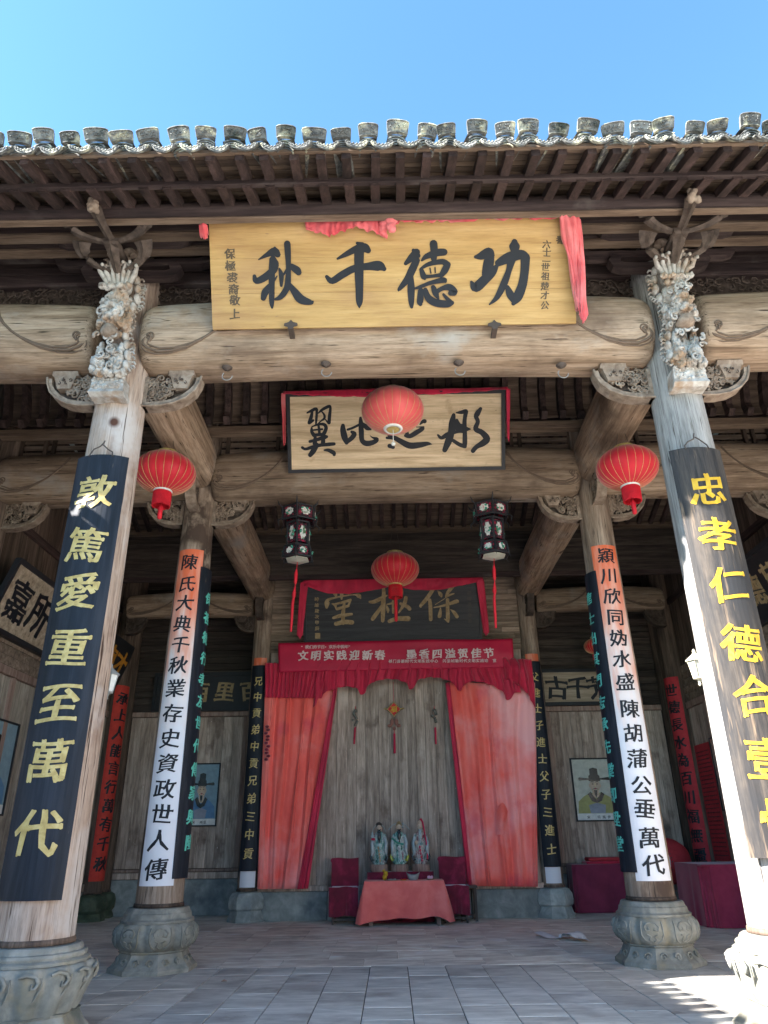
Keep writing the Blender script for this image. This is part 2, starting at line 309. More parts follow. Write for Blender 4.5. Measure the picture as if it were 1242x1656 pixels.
def blob(name, mb, m, parent, vox=.02, disp=0, dsc=6, loc=None, sub=None):
    "overlapping lumps fused into one carved surface"
    me = mb.mesh(name+'_raw', m); o = bpy.data.objects.new('raw', me); COL.objects.link(o)
    q = o.modifiers.new('r', 'REMESH'); q.mode = 'VOXEL'; q.voxel_size = vox
    q.use_smooth_shade = True
    dg = bpy.context.evaluated_depsgraph_get(); me2 = bpy.data.meshes.new_from_object(o.evaluated_get(dg)); me2.name = name
    bpy.data.objects.remove(o)
    if disp:
        for v in me2.vertices:
            p = v.co*dsc; k = 1.1-2.4*abs(noise.noise(p))-1.5*abs(noise.noise(p*2.1+Vector((9, 2, 4)))); v.co += v.normal*k*disp
    if not me2.materials: me2.materials.append(m)
    for p in me2.polygons: p.use_smooth = True
    return obj(name, me2, m, parent, loc=loc)
# ------------------------------------------------------------------ writing
_gl = {}
def glyph(ch, off=.018):
    k = (ch, off)
    if k not in _gl:
        cu = bpy.data.curves.new('g', 'FONT'); cu.body = ch; cu.size = 1; cu.resolution_u = 2
        o = bpy.data.objects.new('g', cu); COL.objects.link(o)
        dg = bpy.context.evaluated_depsgraph_get(); me = bpy.data.meshes.new_from_object(o.evaluated_get(dg))
        bm = bmesh.new(); bm.from_mesh(me); bmesh.ops.remove_doubles(bm, verts=bm.verts, dist=1e-5)
        edges = [(e.verts[0].co.copy(), e.verts[1].co.copy()) for e in bm.edges if len(e.link_faces) == 1]
        rg = random.Random(ord(ch)); nb = bmesh.new()
        for f in bm.faces: nb.faces.new([nb.verts.new(v.co) for v in f.verts])
        for a, b in edges:
            d = b-a
            if d.length < 1e-6: continue
            d.normalize(); n = Vector((-d.y, d.x, 0)); z = Vector((0, 0, rg.uniform(.05, .9)))
            q_ = .45+.95*abs(d.y)**.8; wa = off*q_*(1+.9*noise.noise(a*5)); wb = off*q_*(1+.9*noise.noise(b*5))
            nb.faces.new([nb.verts.new(p) for p in (a-n*wa-d*wa*.4+z, b-n*wb+d*wb*.4+z, b+d*wb*.9+z, b+n*wb+d*wb*.4+z, a+n*wa-d*wa*.4+z, a-d*wa*.9+z)])
        for q in range(1, 12):      # cut into narrow upright bands so that it can lie on a rounded board
            bmesh.ops.bisect_plane(nb, geom=nb.verts[:]+nb.edges[:]+nb.faces[:], plane_co=(q/12, 0, 0), plane_no=(1, 0, 0))
        nb.to_mesh(me); nb.free(); bm.free()
        vs = [(v.co.x-.5, v.co.y-.38, v.co.z) for v in me.vertices]; fs = [tuple(p.vertices) for p in me.polygons]
        bpy.data.objects.remove(o); bpy.data.curves.remove(cu); bpy.data.meshes.remove(me)
        _gl[k] = (vs, fs)
    return _gl[k]
def put(ch, f, u, v, size, m, parent, off=.018, name='character', sx=1, thick=.006, tilt=.04, sl=0):
    vs, fs = glyph(ch, off); t = random.uniform(-tilt, tilt); a, b = cos(t), sin(t); out = []
    for x, y, z in vs:
        x += .035*sin(y*5+u*7)+sl*y; y += .03*sin(x*4+v*5)   # brush sway
        x, y = x*a-y*b, x*b+y*a
        out.append(f(u+x*size*sx, v+y*size, .002+z*.0015))
    return obj(name, MB().add(out, fs), m, parent)
def planef(o, U, V, N):
    o, U, V, N = Vector(o), Vector(U), Vector(V), Vector(N)
    return lambda u, v, w: o+U*u+V*v+N*(w+.002)
def stroke(mb, pts, f, lift):
    "brush stroke: list of (u,v,width), smoothed"
    P = [Vector(p) for p in pts]; Q = []
    for i in range(len(P)-1):
        a, b, c, d = P[max(i-1, 0)], P[i], P[i+1], P[min(i+2, len(P)-1)]
        for k in range(5):
            t = k/5; Q.append(.5*((2*b)+(c-a)*t+(2*a-5*b+4*c-d)*t*t+(3*b-a-3*c+d)*t**3))
    Q.append(P[-1]); L, R = [], []
    for i, q in enumerate(Q):
        d = (Q[min(i+1, len(Q)-1)]-Q[max(i-1, 0)]); d = Vector((d.x, d.y)); d = d.normalized() if d.length > 1e-9 else Vector((1, 0))
        w = q.z/2; L.append((q.x-d.y*w, q.y+d.x*w)); R.append((q.x+d.y*w, q.y-d.x*w))
    vs = [f(x, y, lift) for x, y in L+R]; n = len(L)
    mb.add(vs, [(i, i+1, n+i+1, n+i) for i in range(n-1)])
    for q in (Q[0], Q[-1]):
        c = [f(q.x+cos(t*pi/5)*q.z/2, q.y+sin(t*pi/5)*q.z/2, lift+.0004) for t in range(10)]; mb.add(c, [tuple(range(10))])
def brush(data, ox, oy, sc, pl, m, parent, name='character'):
    "data: strokes in zoomed photo units of one character, carried onto the board's own plane"
    N = -pl[1] if pl[1].y > 0 else pl[1]
    org = at(ox, oy, pl=pl); U = (at(ox+100, oy, pl=pl)-org)/100; V = (at(ox, oy+100, pl=pl)-org)/100
    f = lambda u, v, w: at(ox+u/sc, oy+v/sc, pl=pl)+N*(w+.002)
    mb = MB(); k = 0
    for st in data.strip().split(';'):
        v = [float(q) for q in st.replace(',', ' ').split()]
        if len(v) < 6: continue
        stroke(mb, [v[i:i+3] for i in range(0, len(v), 3)], f, .003+k*.0006); k += 1
    return obj(name, mb, m, parent)
# ------------------------------------------------------------------ layout
W1, Y1, W2, Y2, W3, Y3, YB, XS = 3.32, 7.28, 3.26, 10.8, 3.15, 16.7, 18.0, 6.7
EY, EZ, SL = 5.15, 7.82, .42             # eave line and roof slope
roofz = lambda y: EZ+(y-EY)*SL+max(0, y-6.1)*.16
# ---- floor
fl = obj('floor', MB().box(-7.2, 7.2, 6.0, 18.6, -.5, -.012), m_grout); fl['kind'] = 'structure'
def slab(w, l, seed):
    r = random.Random(seed); return MB().box(-w/2, w/2, -l/2, l/2, -.05, 0, .0035)
tw = .4785; tcount = 0
lens = [.52, .6, .72, .86]
smesh = {L: slab(tw-.010, L-.008, 1).mesh('paving_stone', m_floor) for L in lens}
for i in range(-10, 12):
    x = .02+i*tw+tw/2; y = 10.86; first = True
    while y > 6.5:
        L = random.choice(lens); 
        o = obj('paving_stone', smesh[L], m_floor, fl, loc=(x, y-L/2, random.uniform(-.003, .001)), rot=(random.uniform(-.002, .002), random.uniform(-.002, .002), 0)); tcount += 1
        y -= L
mb = MB()
for sg in (-1, 1):
    x0, x1 = (-7.2, -4.79) if sg < 0 else (5.30, 7.2)
    y = 10.86
    while y > 6.1: 
        mb.box(x0, x1, max(y-.7, 6.02), y-.005, -.05, -.002); y -= .7
obj('edge_paving', mb, m_floor, fl, kind='stuff')
y = 10.865; k = 0
while y < 18.2:
    L = .74 if k % 2 else .62; x = -6.9+(.0 if k % 2 else -.45)
    while x < 6.9:
        w = random.choice((.8, .95, 1.1)); 
        obj('inner_paving_stone', MB().box(x, x+w-.004, y, y+L-.004, -.05, random.uniform(-.0015, .0015), .003), m_floor2, fl); x += w
    y += L; k += 1
step = obj('entrance_kerb', MB().box(-7.2, 7.2, 5.6, 6.0, -.5, .0, .01), m_stone); tag(step, kind='structure')
obj('courtyard_ground', MB().add([(-60, -60, -.3), (60, -60, -.3), (60, 60, -.3), (-60, 60, -.3)], [(0, 1, 2, 3)]), m_court)['kind'] = 'structure'
# ---- columns
def lobes(n, amt, sharp=.35):
    return lambda t, z: 1-amt*(1-abs(sin(n*t/2))**sharp)
def curl(c, u, v, r, turns=1.4, n=14, s=1, k=.75):
    "spiral point list in plane (u,v) about c"
    c, u, v = Vector(c), Vector(u), Vector(v); P = []
    for i in range(n):
        t = i/(n-1); a = t*turns*2*pi*s; q = r*(1-k*t); P.append(c+u*q*cos(a)+v*q*sin(a))
    return P
def plinth(t, x, y, kind):
    if kind == 'front':
        obj('plinth_foot', MB().lathe([(.60, -.0), (.60, .03), (.56, .06), (.50, .12), (.455, .19), (.47, .21)], (x, y, 0), 8, smooth=False, a0=pi/8), m_stone, t)
        b = obj('lotus_bowl', MB().lathe([(.43, .19), (.45, .23), (.49, .32), (.53, .43), (.545, .50), (.535, .55), (.50, .565)], (x, y, 0), 96, rf=lobes(14, .13, .55)), m_stone, t)
        mb = MB()
        for i in range(14):
            a = 2*pi*(i+.5)/14; R = .535
            def P(da, z, rr=0): 
                z += .045; q = R+rr-.50*max(0, (.46-z)); return (x+q*cos(a+da), y+q*sin(a+da), z)
            mb.tube([P(-.16, .47, .02), P(-.05, .485, .02), P(.07, .47, .022), P(.12, .43, .022), P(.09, .39, .02), P(.03, .385, .015), P(.03, .42, .015)], [.014, .017, .018, .02, .017, .013, .008], 5)
            mb.tube([P(.18, .46, .01), P(.17, .38, .012), P(.1, .30, .012), P(.02, .24, .012)], [.008, .01, .009, .004], 5)
        obj('petal_carving', mb, m_stone, b)
        obj('plinth_moulding', MB().lathe([(.47, .56), (.49, .568), (.492, .59), (.475, .60), (.455, .605), (.462, .625), (.455, .645), (.425, .652), (.42, .675), (.405, .695), (.37, .70), (.30, .70)], (x, y, 0), 16, smooth=False), m_stone, t)
        return .70
    if kind == 'inner':
        obj('plinth_foot', MB().lathe([(.56, 0), (.56, .05), (.51, .09), (.455, .16), (.43, .21), (.45, .225), (.44, .24)], (x, y, 0), 8, smooth=False, a0=pi/8), m_stone, t)
        b = obj('melon_drum', MB().lathe([(.40, .225), (.455, .25), (.51, .31), (.54, .38), (.535, .45), (.50, .52), (.47, .545)], (x, y, 0), 96, rf=lobes(8, .10, .4)), m_stone, t)
        mb = MB()
        for i in range(8):
            a = 2*pi*(i+.5)/8+0
            def P(da, z, rr=0): 
                prof = [(.25, .455), (.31, .51), (.38, .54), (.45, .535), (.52, .50)]; R = .5
                for (za, ra), (zb, rb) in zip(prof, prof[1:]):
                    if za <= z <= zb: R = ra+(rb-ra)*(z-za)/(zb-za)
                R = (R+.003)*(1-.03*abs(da)*2); return (x+(R+rr)*cos(a+da), y+(R+rr)*sin(a+da), z)
            for s in (-1, 1):
                mb.tube([P(0, .50), P(.10*s, .49), P(.17*s, .45), P(.13*s, .41), P(.05*s, .42), P(.07*s, .45)], [.010, .012, .013, .012, .011, .006], 5)
                mb.tube([P(.24*s, .51), P(.25*s, .44), P(.25*s, .36), P(.2*s, .30), P(.1*s, .27)], .010, 5)
                mb.tube([P(0, .28), P(.08*s, .31), P(.04*s, .35), P(.12*s, .37)], .010, 5)
            q = a+0
        obj('drum_carving', mb, m_stone, b)
        mb = MB()
        for i in range(8):
            a = 2*pi*(i+.5)/8+pi/8-pi/8
            for s in (-1, 1):
                c0 = Vector((x+.455*cos(a), y+.455*sin(a), .12)); u = Vector((-sin(a), cos(a), 0)); v = Vector((-.3*cos(a), -.3*sin(a), .9)).normalized()
                mb.tube(curl(c0+u*.09*s, u*s, v, .05, 1.2), .012, 5)
        obj('foot_carving', mb, m_stone, t)
        obj('plinth_moulding', MB().lathe([(.45, .54), (.47, .548), (.475, .575), (.455, .585), (.44, .60), (.43, .65), (.415, .66), (.40, .70), (.385, .715), (.30, .715)], (x, y, 0), 32, rf=lobes(8, .02, .3), smooth=False), m_stone, t)
        return .715
    if kind == 'back':
        obj('plinth_foot', MB().lathe([(.40, 0), (.40, .04), (.36, .12), (.335, .2)], (x, y, 0), 8, smooth=False, a0=pi/8), m_stoneb, t)
        obj('octagonal_drum', MB().lathe([(.33, .2), (.375, .24), (.39, .33), (.375, .44), (.33, .5), (.32, .52), (.26, .54)], (x, y, 0), 8, smooth=False, a0=pi/8), m_stoneb, t)
        return .54
    obj('plinth_foot', MB().lathe([(.36, 0), (.36, .06), (.31, .14)], (x, y, 0), 8, smooth=False, a0=pi/8), m_stoneg, t)
    obj('plinth_drum', MB().lathe([(.31, .14), (.36, .2), (.37, .35), (.33, .46), (.26, .5)], (x, y, 0), 16, smooth=False), m_stoneg, t)
    return .5
def colr(kind, z): 
    r0, r1 = {'front': (.335, .262), 'inner': (.31, .225), 'back': (.225, .20), 'side': (.22, .20)}[kind]
    zt = {'front': 8.6, 'inner': 8.2, 'back': 7.6, 'side': 8.6}[kind]
    k = min(max((z-.6)/(zt-.6), 0), 1); return r0+(r1-r0)*k**1.1
def column(x, y, kind, mat, label, ztop):
    t = thing('wooden_column', label, 'column', (x, y, 0), 'round timber columns on carved stone plinths')
    z0 = plinth(t, x, y, kind)
    prof = [(colr(kind, z0+(ztop-z0)*k/14), z0+.05+(ztop-z0-.05)*k/14) for k in range(15)]
    obj('shaft', MB().lathe(prof, (x, y, 0), 40, rf=lambda a, z: 1+.012*noise.noise(Vector((cos(a)*1.5+x, sin(a)*1.5, z*.5)))), mat, t)
    r = colr(kind, z0)+.012
    obj('base_ring', MB().lathe([(r-.05, z0), (r+.004, z0+.004), (r, z0+.045), (r-.05, z0+.055)], (x, y, 0), 40), m_dkz, t)
    return t
PL = {'front': 'lotus petal plinth', 'inner': 'melon shaped carved plinth', 'back': 'octagonal plinth', 'side': 'mossy green plinth'}
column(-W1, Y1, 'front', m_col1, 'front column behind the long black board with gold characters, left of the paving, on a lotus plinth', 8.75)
column(W1, Y1, 'front', m_col1r, 'sunlit grey front column at the right edge, on a pale lotus plinth', 8.75)
column(-W2, Y2, 'inner', m_col2, 'second row column with the strip beginning with characters for a clan name, left, on a melon plinth', 8.4)
column(W2, Y2, 'inner', m_col2, 'second row column with orange topped painted strip beside the white paper on the floor', 8.4)
column(-W3, Y3, 'back', m_col2, 'slim back column left of the altar curtains on a dark octagonal plinth', 7.7)
column(W3, Y3, 'back', m_col2, 'slim back column right of the altar curtains on a dark octagonal plinth', 7.7)
for sg, nm in ((-1, 'left'), (1, 'right')):
    column(sg*(XS-.12), 17.15, 'side', m_dkz, 'column against the %s side wall with a red paper strip, on a mossy plinth' % nm, 8.6)
    column(sg*(XS-.05), YB-.12, 'side', m_dkz, 'bare dark post in the far %s corner of the hall' % nm, 8.6)
    column(sg*(XS-.05), Y2, 'side', m_dkz, 'dark post at the %s end of the middle cross beam' % nm, 8.4)
    column(sg*(XS-.05), Y1, 'side', m_dkz, 'dark post at the outer %s end of the front beam' % nm, 8.6)
m_groove = flat('dark_moulding_wood', (.15, .105, .075), .85)
# ---- crescent beams
def beam_section(u, L, H, D, arch, axis, c, twist=0):
    "ring of a beam at u in -1..1"
    e = 1-abs(u); end = min(1, e/.07*1.0); k = math.sqrt(max(0, 1-(1-end)**2)); k = .80+.20*k
    zc = arch*(1-u*u)-arch*.4; h = H/2*(.93+.07*math.sqrt(max(0, 1-u*u)))*k; d = D/2*k
    ring = []
    for i in range(28):
        a = 2*pi*i/28; cc, ss = cos(a), sin(a)
        q = d*math.copysign(abs(cc)**.72, cc); z = h*math.copysign(abs(ss)**.80, ss)
        w = u*L/2
        nn = 1+.025*noise.noise(Vector((w*.7+c[0], cc*1.3+c[1], ss*1.3)))
        ring.append((c[0]+w, c[1]+q*nn, c[2]+zc+z*nn) if axis == 'x' else (c[0]+q*nn, c[1]+w, c[2]+zc+z*nn))
    return ring
def crescent(label, axis, c, L, H, D, mat, arch=.06, group='bulging crescent beams between the columns', side=-1, scroll=True, rise=0):
    t = thing('crescent_beam', label, 'beam', c, group)
    us = [-1, -.995, -.985, -.97, -.95]+[-.9+i*.1 for i in range(19)]+[.95, .97, .985, .995, 1]
    rings = [beam_section(u, L, H, D, arch, axis, c) for u in us]
    if rise: rings = [[(p[0], p[1], p[2]+rise*u) for p in r] for r, u in zip(rings, us)]
    obj('log', MB().loft(rings), mat, t)
    if scroll:
        for s in (-1, 1):
            mb = MB()
            def F(w, z):      # point on the front face, w from the beam end inward, z relative to centre
                u = 1-w/(L/2); zc = arch*(1-u*u)-arch*.4; q = min(abs(z)/(H/2*.97), .999)
                k = D/2*(1-(q**(1/.80*2)))**(.36)*(.97 if w > .12 else .9)
                return Vector((c[0]+s*(L/2-w), c[1]+side*(k+.012), c[2]+zc+z)) if axis == 'x' else Vector((c[0]+side*(k+.004), c[1]+s*(L/2-w), c[2]+zc+z))
            hh = H/2
            sp = [(.14+.075*cos(a)*(1-i/14), -.42*hh+.17*hh*sin(a)*(1-i/16)) for i, a in enumerate([1.2*pi-i*.42 for i in range(12)])][::-1]
            path = sp+[(.13, -.62*hh), (.24, -.70*hh), (.42, -.70*hh), (.62, -.62*hh), (.80, -.46*hh), (.95, -.25*hh), (1.07, 0), (1.15, .25*hh), (1.2, .5*hh)]
            for off, r in ((0, .018), (.045, .012), (-.04, .010)):
                P = []
                for (w, z) in path: P.append(F(w+off*.7, min(z+off*.6, .6*hh)))
                mb.tube(P, r, 5)
            obj('scroll_moulding', mb, m_groove, t)
    return t
def openwork(name, parent, mat, pts, r=.045, th=.012, depth=(0, .05), u=(1, 0, 0), v=(0, 0, 1), nrm=(0, -1, 0), seed=1, kind='stuff'):
    rr = random.Random(seed); mb = MB(); U, V, N = Vector(u), Vector(v), Vector(nrm)
    for p in pts:
        c = Vector(p)+N*rr.uniform(*depth); a = rr.uniform(0, 2*pi); q = r*rr.uniform(.7, 1.3)
        u1 = U*cos(a)+V*sin(a); v1 = (V*cos(a)-U*sin(a))*rr.choice((-1, 1))
        P = curl(c, u1, v1, q, rr.uniform(.7, 1.3), 9); P.insert(0, Vector(P[0])+v1*(-q*.9)+N*.01)
        mb.tube(P, [th*.6]+[th]*3+[th*.9]*3+[th*.6]*3, 4)
        if rr.random() < .5: mb.ell(c+u1*q*1.1, (th*1.6, th*1.2, th*2.2), 5, 4)
    return obj(name, mb, mat, parent, kind=kind)
def bracket(label, x, y, z, sx, L=.72, H=.40, mat=None, axis='x', sc=1, group='carved openwork brackets under the beams'):
    "carved knee bracket whose top is at z, growing from the column at x towards sx"
    mat = mat or m_carved; L *= sc; H *= sc
    t = thing('carved_bracket', label, 'bracket', (x, y, z), group)
    P = (lambda a, b, d: (x+sx*a, y+d, z-b)) if axis == 'x' else (lambda a, b, d: (x+d, y+sx*a, z-b))
    arc = [(0, H), (.30*L, H*1.0), (.52*L, H*.93), (.72*L, H*.76), (.86*L, H*.52), (.93*L, H*.25), (.95*L, .02)]
    inn = [(.05, H-.06), (.28*L, H-.07), (.50*L, H*.93-.07), (.66*L, H*.76-.06), (.78*L, H*.52-.04), (.85*L, H*.25), (.87*L, .02)]
    mb = MB()
    for k in range(len(arc)-1):
        q = [arc[k], arc[k+1], inn[k+1], inn[k]]
        mb.prism(q, lambda a, b: P(a, b, -.075), lambda a, b: P(a, b, .075))
    mb.tube([P(a, b-.014, -.08) for a, b in arc], .016, 5)
    mb.box(*sorted((P(.0, 0, 0)[0], P(.05, 0, 0)[0])), y-.07, y+.07, z-H, z) if axis == 'x' else None
    obj('frame', mb, mat, t)
    back = MB()
    for k in range(len(inn)-1): back.prism([inn[k], inn[k+1], (inn[k+1][0], 0), (inn[k][0], 0)], lambda a, b: P(a, b, .02), lambda a, b: P(a, b, .04))
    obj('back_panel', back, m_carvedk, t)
    rr = random.Random(int(abs(x*31+y*17+sx*3)*10)); pts = []
    while len(pts) < 60:
        a, b = rr.uniform(.06, .85)*L, rr.uniform(.02, .9)*H
        if b < H*(1-(a/(.86*L))**2.2)-.06: pts.append(P(a, b, -.02))
    nr = (0, -1, 0) if axis == 'x' else (-1 if x > 0 else 1, 0, 0)
    openwork('carving', t, mat, pts, .040*sc, .014*sc, (0, .05), (1, 0, 0) if axis == 'x' else (0, 1, 0), (0, 0, 1), nr, seed=int(abs(x)*100+y))
    # little tapered block on its outer shoulder
    mb = MB(); a0 = .62*L
    for (w0, w1, b0, b1, dd) in ((.30, .32, -.055, -.0, .12), (.27, .16, .0, .17, .10)):
        c0 = a0+.0
        mb.loft([[P(c0-w0/2*sc, b0*sc, -dd), P(c0+w0/2*sc, b0*sc, -dd), P(c0+w0/2*sc, b0*sc, dd), P(c0-w0/2*sc, b0*sc, dd)], [P(c0-w1/2*sc, b1*sc, -dd*.8), P(c0+w1/2*sc, b1*sc, -dd*.8), P(c0+w1/2*sc, b1*sc, dd*.8), P(c0-w1/2*sc, b1*sc, dd*.8)]], smooth=False)
    o = obj('tapered_block', mb, mat, t)
    openwork('block_carving', t, m_carvedk, [P(a0+q*.07*sc, (.06+.05*(k % 2))*sc, -.1) for k, q in enumerate((-1, -.4, .2, .8, 0))], .022, .006, (0, .012), (1, 0, 0) if axis == 'x' else (0, 1, 0), (0, 0, 1), nr)
    return t
# front row
crescent('great pale front beam under the ochre signboard', 'x', (0, Y1, 7.16), 6.18, .98, .84, m_beamx, arch=.08)
for sg, nm in ((-1, 'left'), (1, 'right')):
    crescent('front beam of the %s bay running out of the picture' % nm, 'x', (sg*5.18, Y1, 7.17), 3.05, .94, .84, m_beamx, arch=.05)
    bracket('carved bracket on the inner side of the %s front column' % nm, sg*(W1-.27), Y1, 6.62, -sg, L=.72, H=.42)
    bracket('carved bracket on the outer side of the %s front column' % nm, sg*(W1+.27), Y1, 6.64, sg, L=.68, H=.42)
    crescent('heavy tie beam from the %s front column back to the second column' % nm, 'y', (sg*3.27, 9.02, 7.2), 3.1, .92, .62, m_beamy, arch=.05, side=-sg, scroll=False)
    crescent('heavy tie beam from the %s second column back to the altar column' % nm, 'y', (sg*3.18, 13.7, 7.06), 5.5, .80, .66, m_beamy, arch=.06, side=-sg, scroll=False)
    crescent('middle beam of the %s side bay' % nm, 'x', (sg*4.98, Y2, 7.06), 3.2, .88, .85, m_beamx, arch=.05)
    crescent('thin back beam of the %s side bay' % nm, 'x', (sg*4.9, Y3, 6.66), 3.05, .60, .5, m_beamx, arch=.06)
    bracket('carved bracket on the inner side of the %s second column' % nm, sg*(W2-.24), Y2, 6.62, -sg, L=.70, H=.44)
    bracket('carved bracket on the outer side of the %s second column' % nm, sg*(W2+.24), Y2, 6.62, sg, L=.64, H=.42)
    bracket('carved bracket at the wall end of the %s middle beam' % nm, sg*(XS-.2), Y2, 6.62, -sg, L=.75, H=.44)
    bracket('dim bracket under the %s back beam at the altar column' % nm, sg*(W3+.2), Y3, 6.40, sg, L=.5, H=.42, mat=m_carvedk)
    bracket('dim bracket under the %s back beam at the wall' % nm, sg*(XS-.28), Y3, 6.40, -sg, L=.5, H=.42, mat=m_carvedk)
    bracket('narrow bracket under the end of the %s front tie beam' % nm, sg*3.26, Y2-.23, 6.86, -1, L=.5, H=.5, axis='y')
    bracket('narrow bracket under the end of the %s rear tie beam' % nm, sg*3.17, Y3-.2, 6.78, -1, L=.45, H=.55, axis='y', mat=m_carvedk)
crescent('second great beam below the tan signboard', 'x', (0, Y2, 7.05), 6.06, .90, .86, m_beamx, arch=.07)

# ---- eave roof
RX0, RX1 = -7.6, 7.6
roof = thing('tiled_eave_roof', 'dark timber eave edged with carved grey cap and drip tiles', 'roof', (0, EY, EZ))
sh = MB()
for a, b, za, zb in ((5.20, 12.6, 0, 0),):
    sh.prism([(EY+.02, roofz(EY)+.12), (12.6, roofz(12.6)+.12), (12.6, roofz(12.6)+.26), (EY+.02, roofz(EY)+.2)], lambda y, z: (RX0, y, z), lambda y, z: (RX1, y, z))
    sh.prism([(12.6, roofz(12.6)+.12), (20, roofz(12.6)+.12-7.4*.5), (20, roofz(12.6)+.26-7.4*.5), (12.6, roofz(12.6)+.26)], lambda y, z: (RX0, y, z), lambda y, z: (RX1, y, z))
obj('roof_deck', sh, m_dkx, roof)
# sheathing boards between the flying rafters, each proud of its neighbour
bd = []
y = EY+.03
while y < 6.15:
    w = random.uniform(.085, .13); z = roofz(y+w/2)+.10; dz = random.uniform(-.008, .008)
    obj('sheathing_board', MB().prism([(y, roofz(y)+.094+dz*.3), (y+w-.006, roofz(y+w)+.094+dz*.3), (y+w-.006, roofz(y+w)+.115), (y, roofz(y)+.115)], lambda a, b: (RX0, a, b), lambda a, b: (RX1, a, b)), m_ceil if random.random() < .6 else m_edge, roof); y += w
rm = MB().loft([[(-.045, 0, -.0), (.045, 0, 0), (.045, 0, .10), (-.045, 0, .10)], [(-.05, .5, .5*SL-.02), (.05, .5, .5*SL-.02), (.05, .5, .5*SL+.085), (-.05, .5, .5*SL+.085)]], smooth=False).mesh('flying_rafter', m_dky)
rm2 = MB().loft([[(-.05, 0, 0), (.05, 0, 0), (.05, 0, .11), (-.05, 0, .11)], [(-.05, .6, .6*SL), (.05, .6, .6*SL), (.05, .6, .6*SL+.11), (-.05, .6, .6*SL+.11)]], smooth=False).mesh('lower_rafter', m_dky)
TP = .277
for i in range(-20, 21):
    x = i*TP+.05
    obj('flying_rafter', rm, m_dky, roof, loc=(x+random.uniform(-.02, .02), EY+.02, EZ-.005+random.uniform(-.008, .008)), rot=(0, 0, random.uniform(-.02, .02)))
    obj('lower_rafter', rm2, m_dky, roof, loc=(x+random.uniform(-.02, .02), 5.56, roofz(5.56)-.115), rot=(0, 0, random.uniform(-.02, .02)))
obj('eave_board', MB().box(RX0, RX1, EY-.01, EY+.03, EZ+.075, EZ+.12), m_edge, roof)
obj('fascia_board', MB().box(RX0, RX1, 5.54, 5.60, roofz(5.57)-.085, roofz(5.57)-.012, .006), m_dkx, roof)
# eave tiles: stacked arched cover tiles with carved cap fronts, drip tiles between
def arcring(r, y, z, a0, a1, n, th, sag=0):
    o = [(r*sin(a0+(a1-a0)*i/n), y, z+r*cos(a0+(a1-a0)*i/n)) for i in range(n+1)]
    q = [((r-th)*sin(a0+(a1-a0)*i/n), y, z+(r-th)*cos(a0+(a1-a0)*i/n)) for i in range(n, -1, -1)]
    return o+q
def cap_mesh(seed):
    r = random.Random(seed); mb = MB()
    for k in range(4):       # stacked arched tiles
        R = .118; zz = .0+k*.021; off = r.uniform(-.012, .012)
        a = arcring(R, -.02-k*.012, zz-.09, -1.05, 1.05, 8, .018); b = arcring(R, .5, zz-.03+.5*SL, -1.05, 1.05, 8, .018)
        a = [(p[0]+off, p[1], p[2]) for p in a]; b = [(p[0]+off, p[1], p[2]) for p in b]
        mb.loft([a, b], smooth=False)
    # carved upright cap face, flared, slightly arched
    w = r.uniform(.095, .108); h = r.uniform(.065, .10); lean = -.03; z0 = .095
    fr = [[(w*(i/4-1)*(1+.06*k), -.075+lean*k+(.01 if abs(i-4) == 4 else 0), z0+h*k/2+.018*(1-((i-4)/4)**2)) for i in range(9)] for k in range(3)]
    bk = [[(p[0], p[1]+.03, p[2]) for p in row] for row in fr]
    for k in range(2):
        for i in range(8): mb.add([fr[k][i], fr[k][i+1], fr[k+1][i+1], fr[k+1][i]], [(0, 1, 2, 3)]); mb.add([bk[k][i], bk[k][i+1], bk[k+1][i+1], bk[k+1][i]], [(3, 2, 1, 0)])
    for i in range(8): mb.add([fr[2][i], fr[2][i+1], bk[2][i+1], bk[2][i]], [(0, 1, 2, 3)]); mb.add([fr[0][i], fr[0][i+1], bk[0][i+1], bk[0][i]], [(3, 2, 1, 0)])
    for q in (0, 8): mb.add([fr[0][q], fr[2][q], bk[2][q], bk[0][q]], [(0, 1, 2, 3)])
    for k in (0, 2): mb.tube([(p[0], p[1]-.006, p[2]) for p in fr[k]], .007, 4)
    for q in (0, 8): mb.tube([fr[0][q], fr[2][q]], .007, 4)
    for _ in range(16):
        u, v = r.uniform(-.8, .8), r.uniform(.25, .8); mb.ell((w*u, -.082+lean*v*2, z0+h*v+.014*(1-u*u)), (.012, .008, r.uniform(.006, .014)), 5, 3)
    mb.add([(-.1, -.05, .10), (.1, -.05, .10), (.1, .3, .25), (-.1, .3, .25)], [(0, 1, 2, 3)])
    return mb
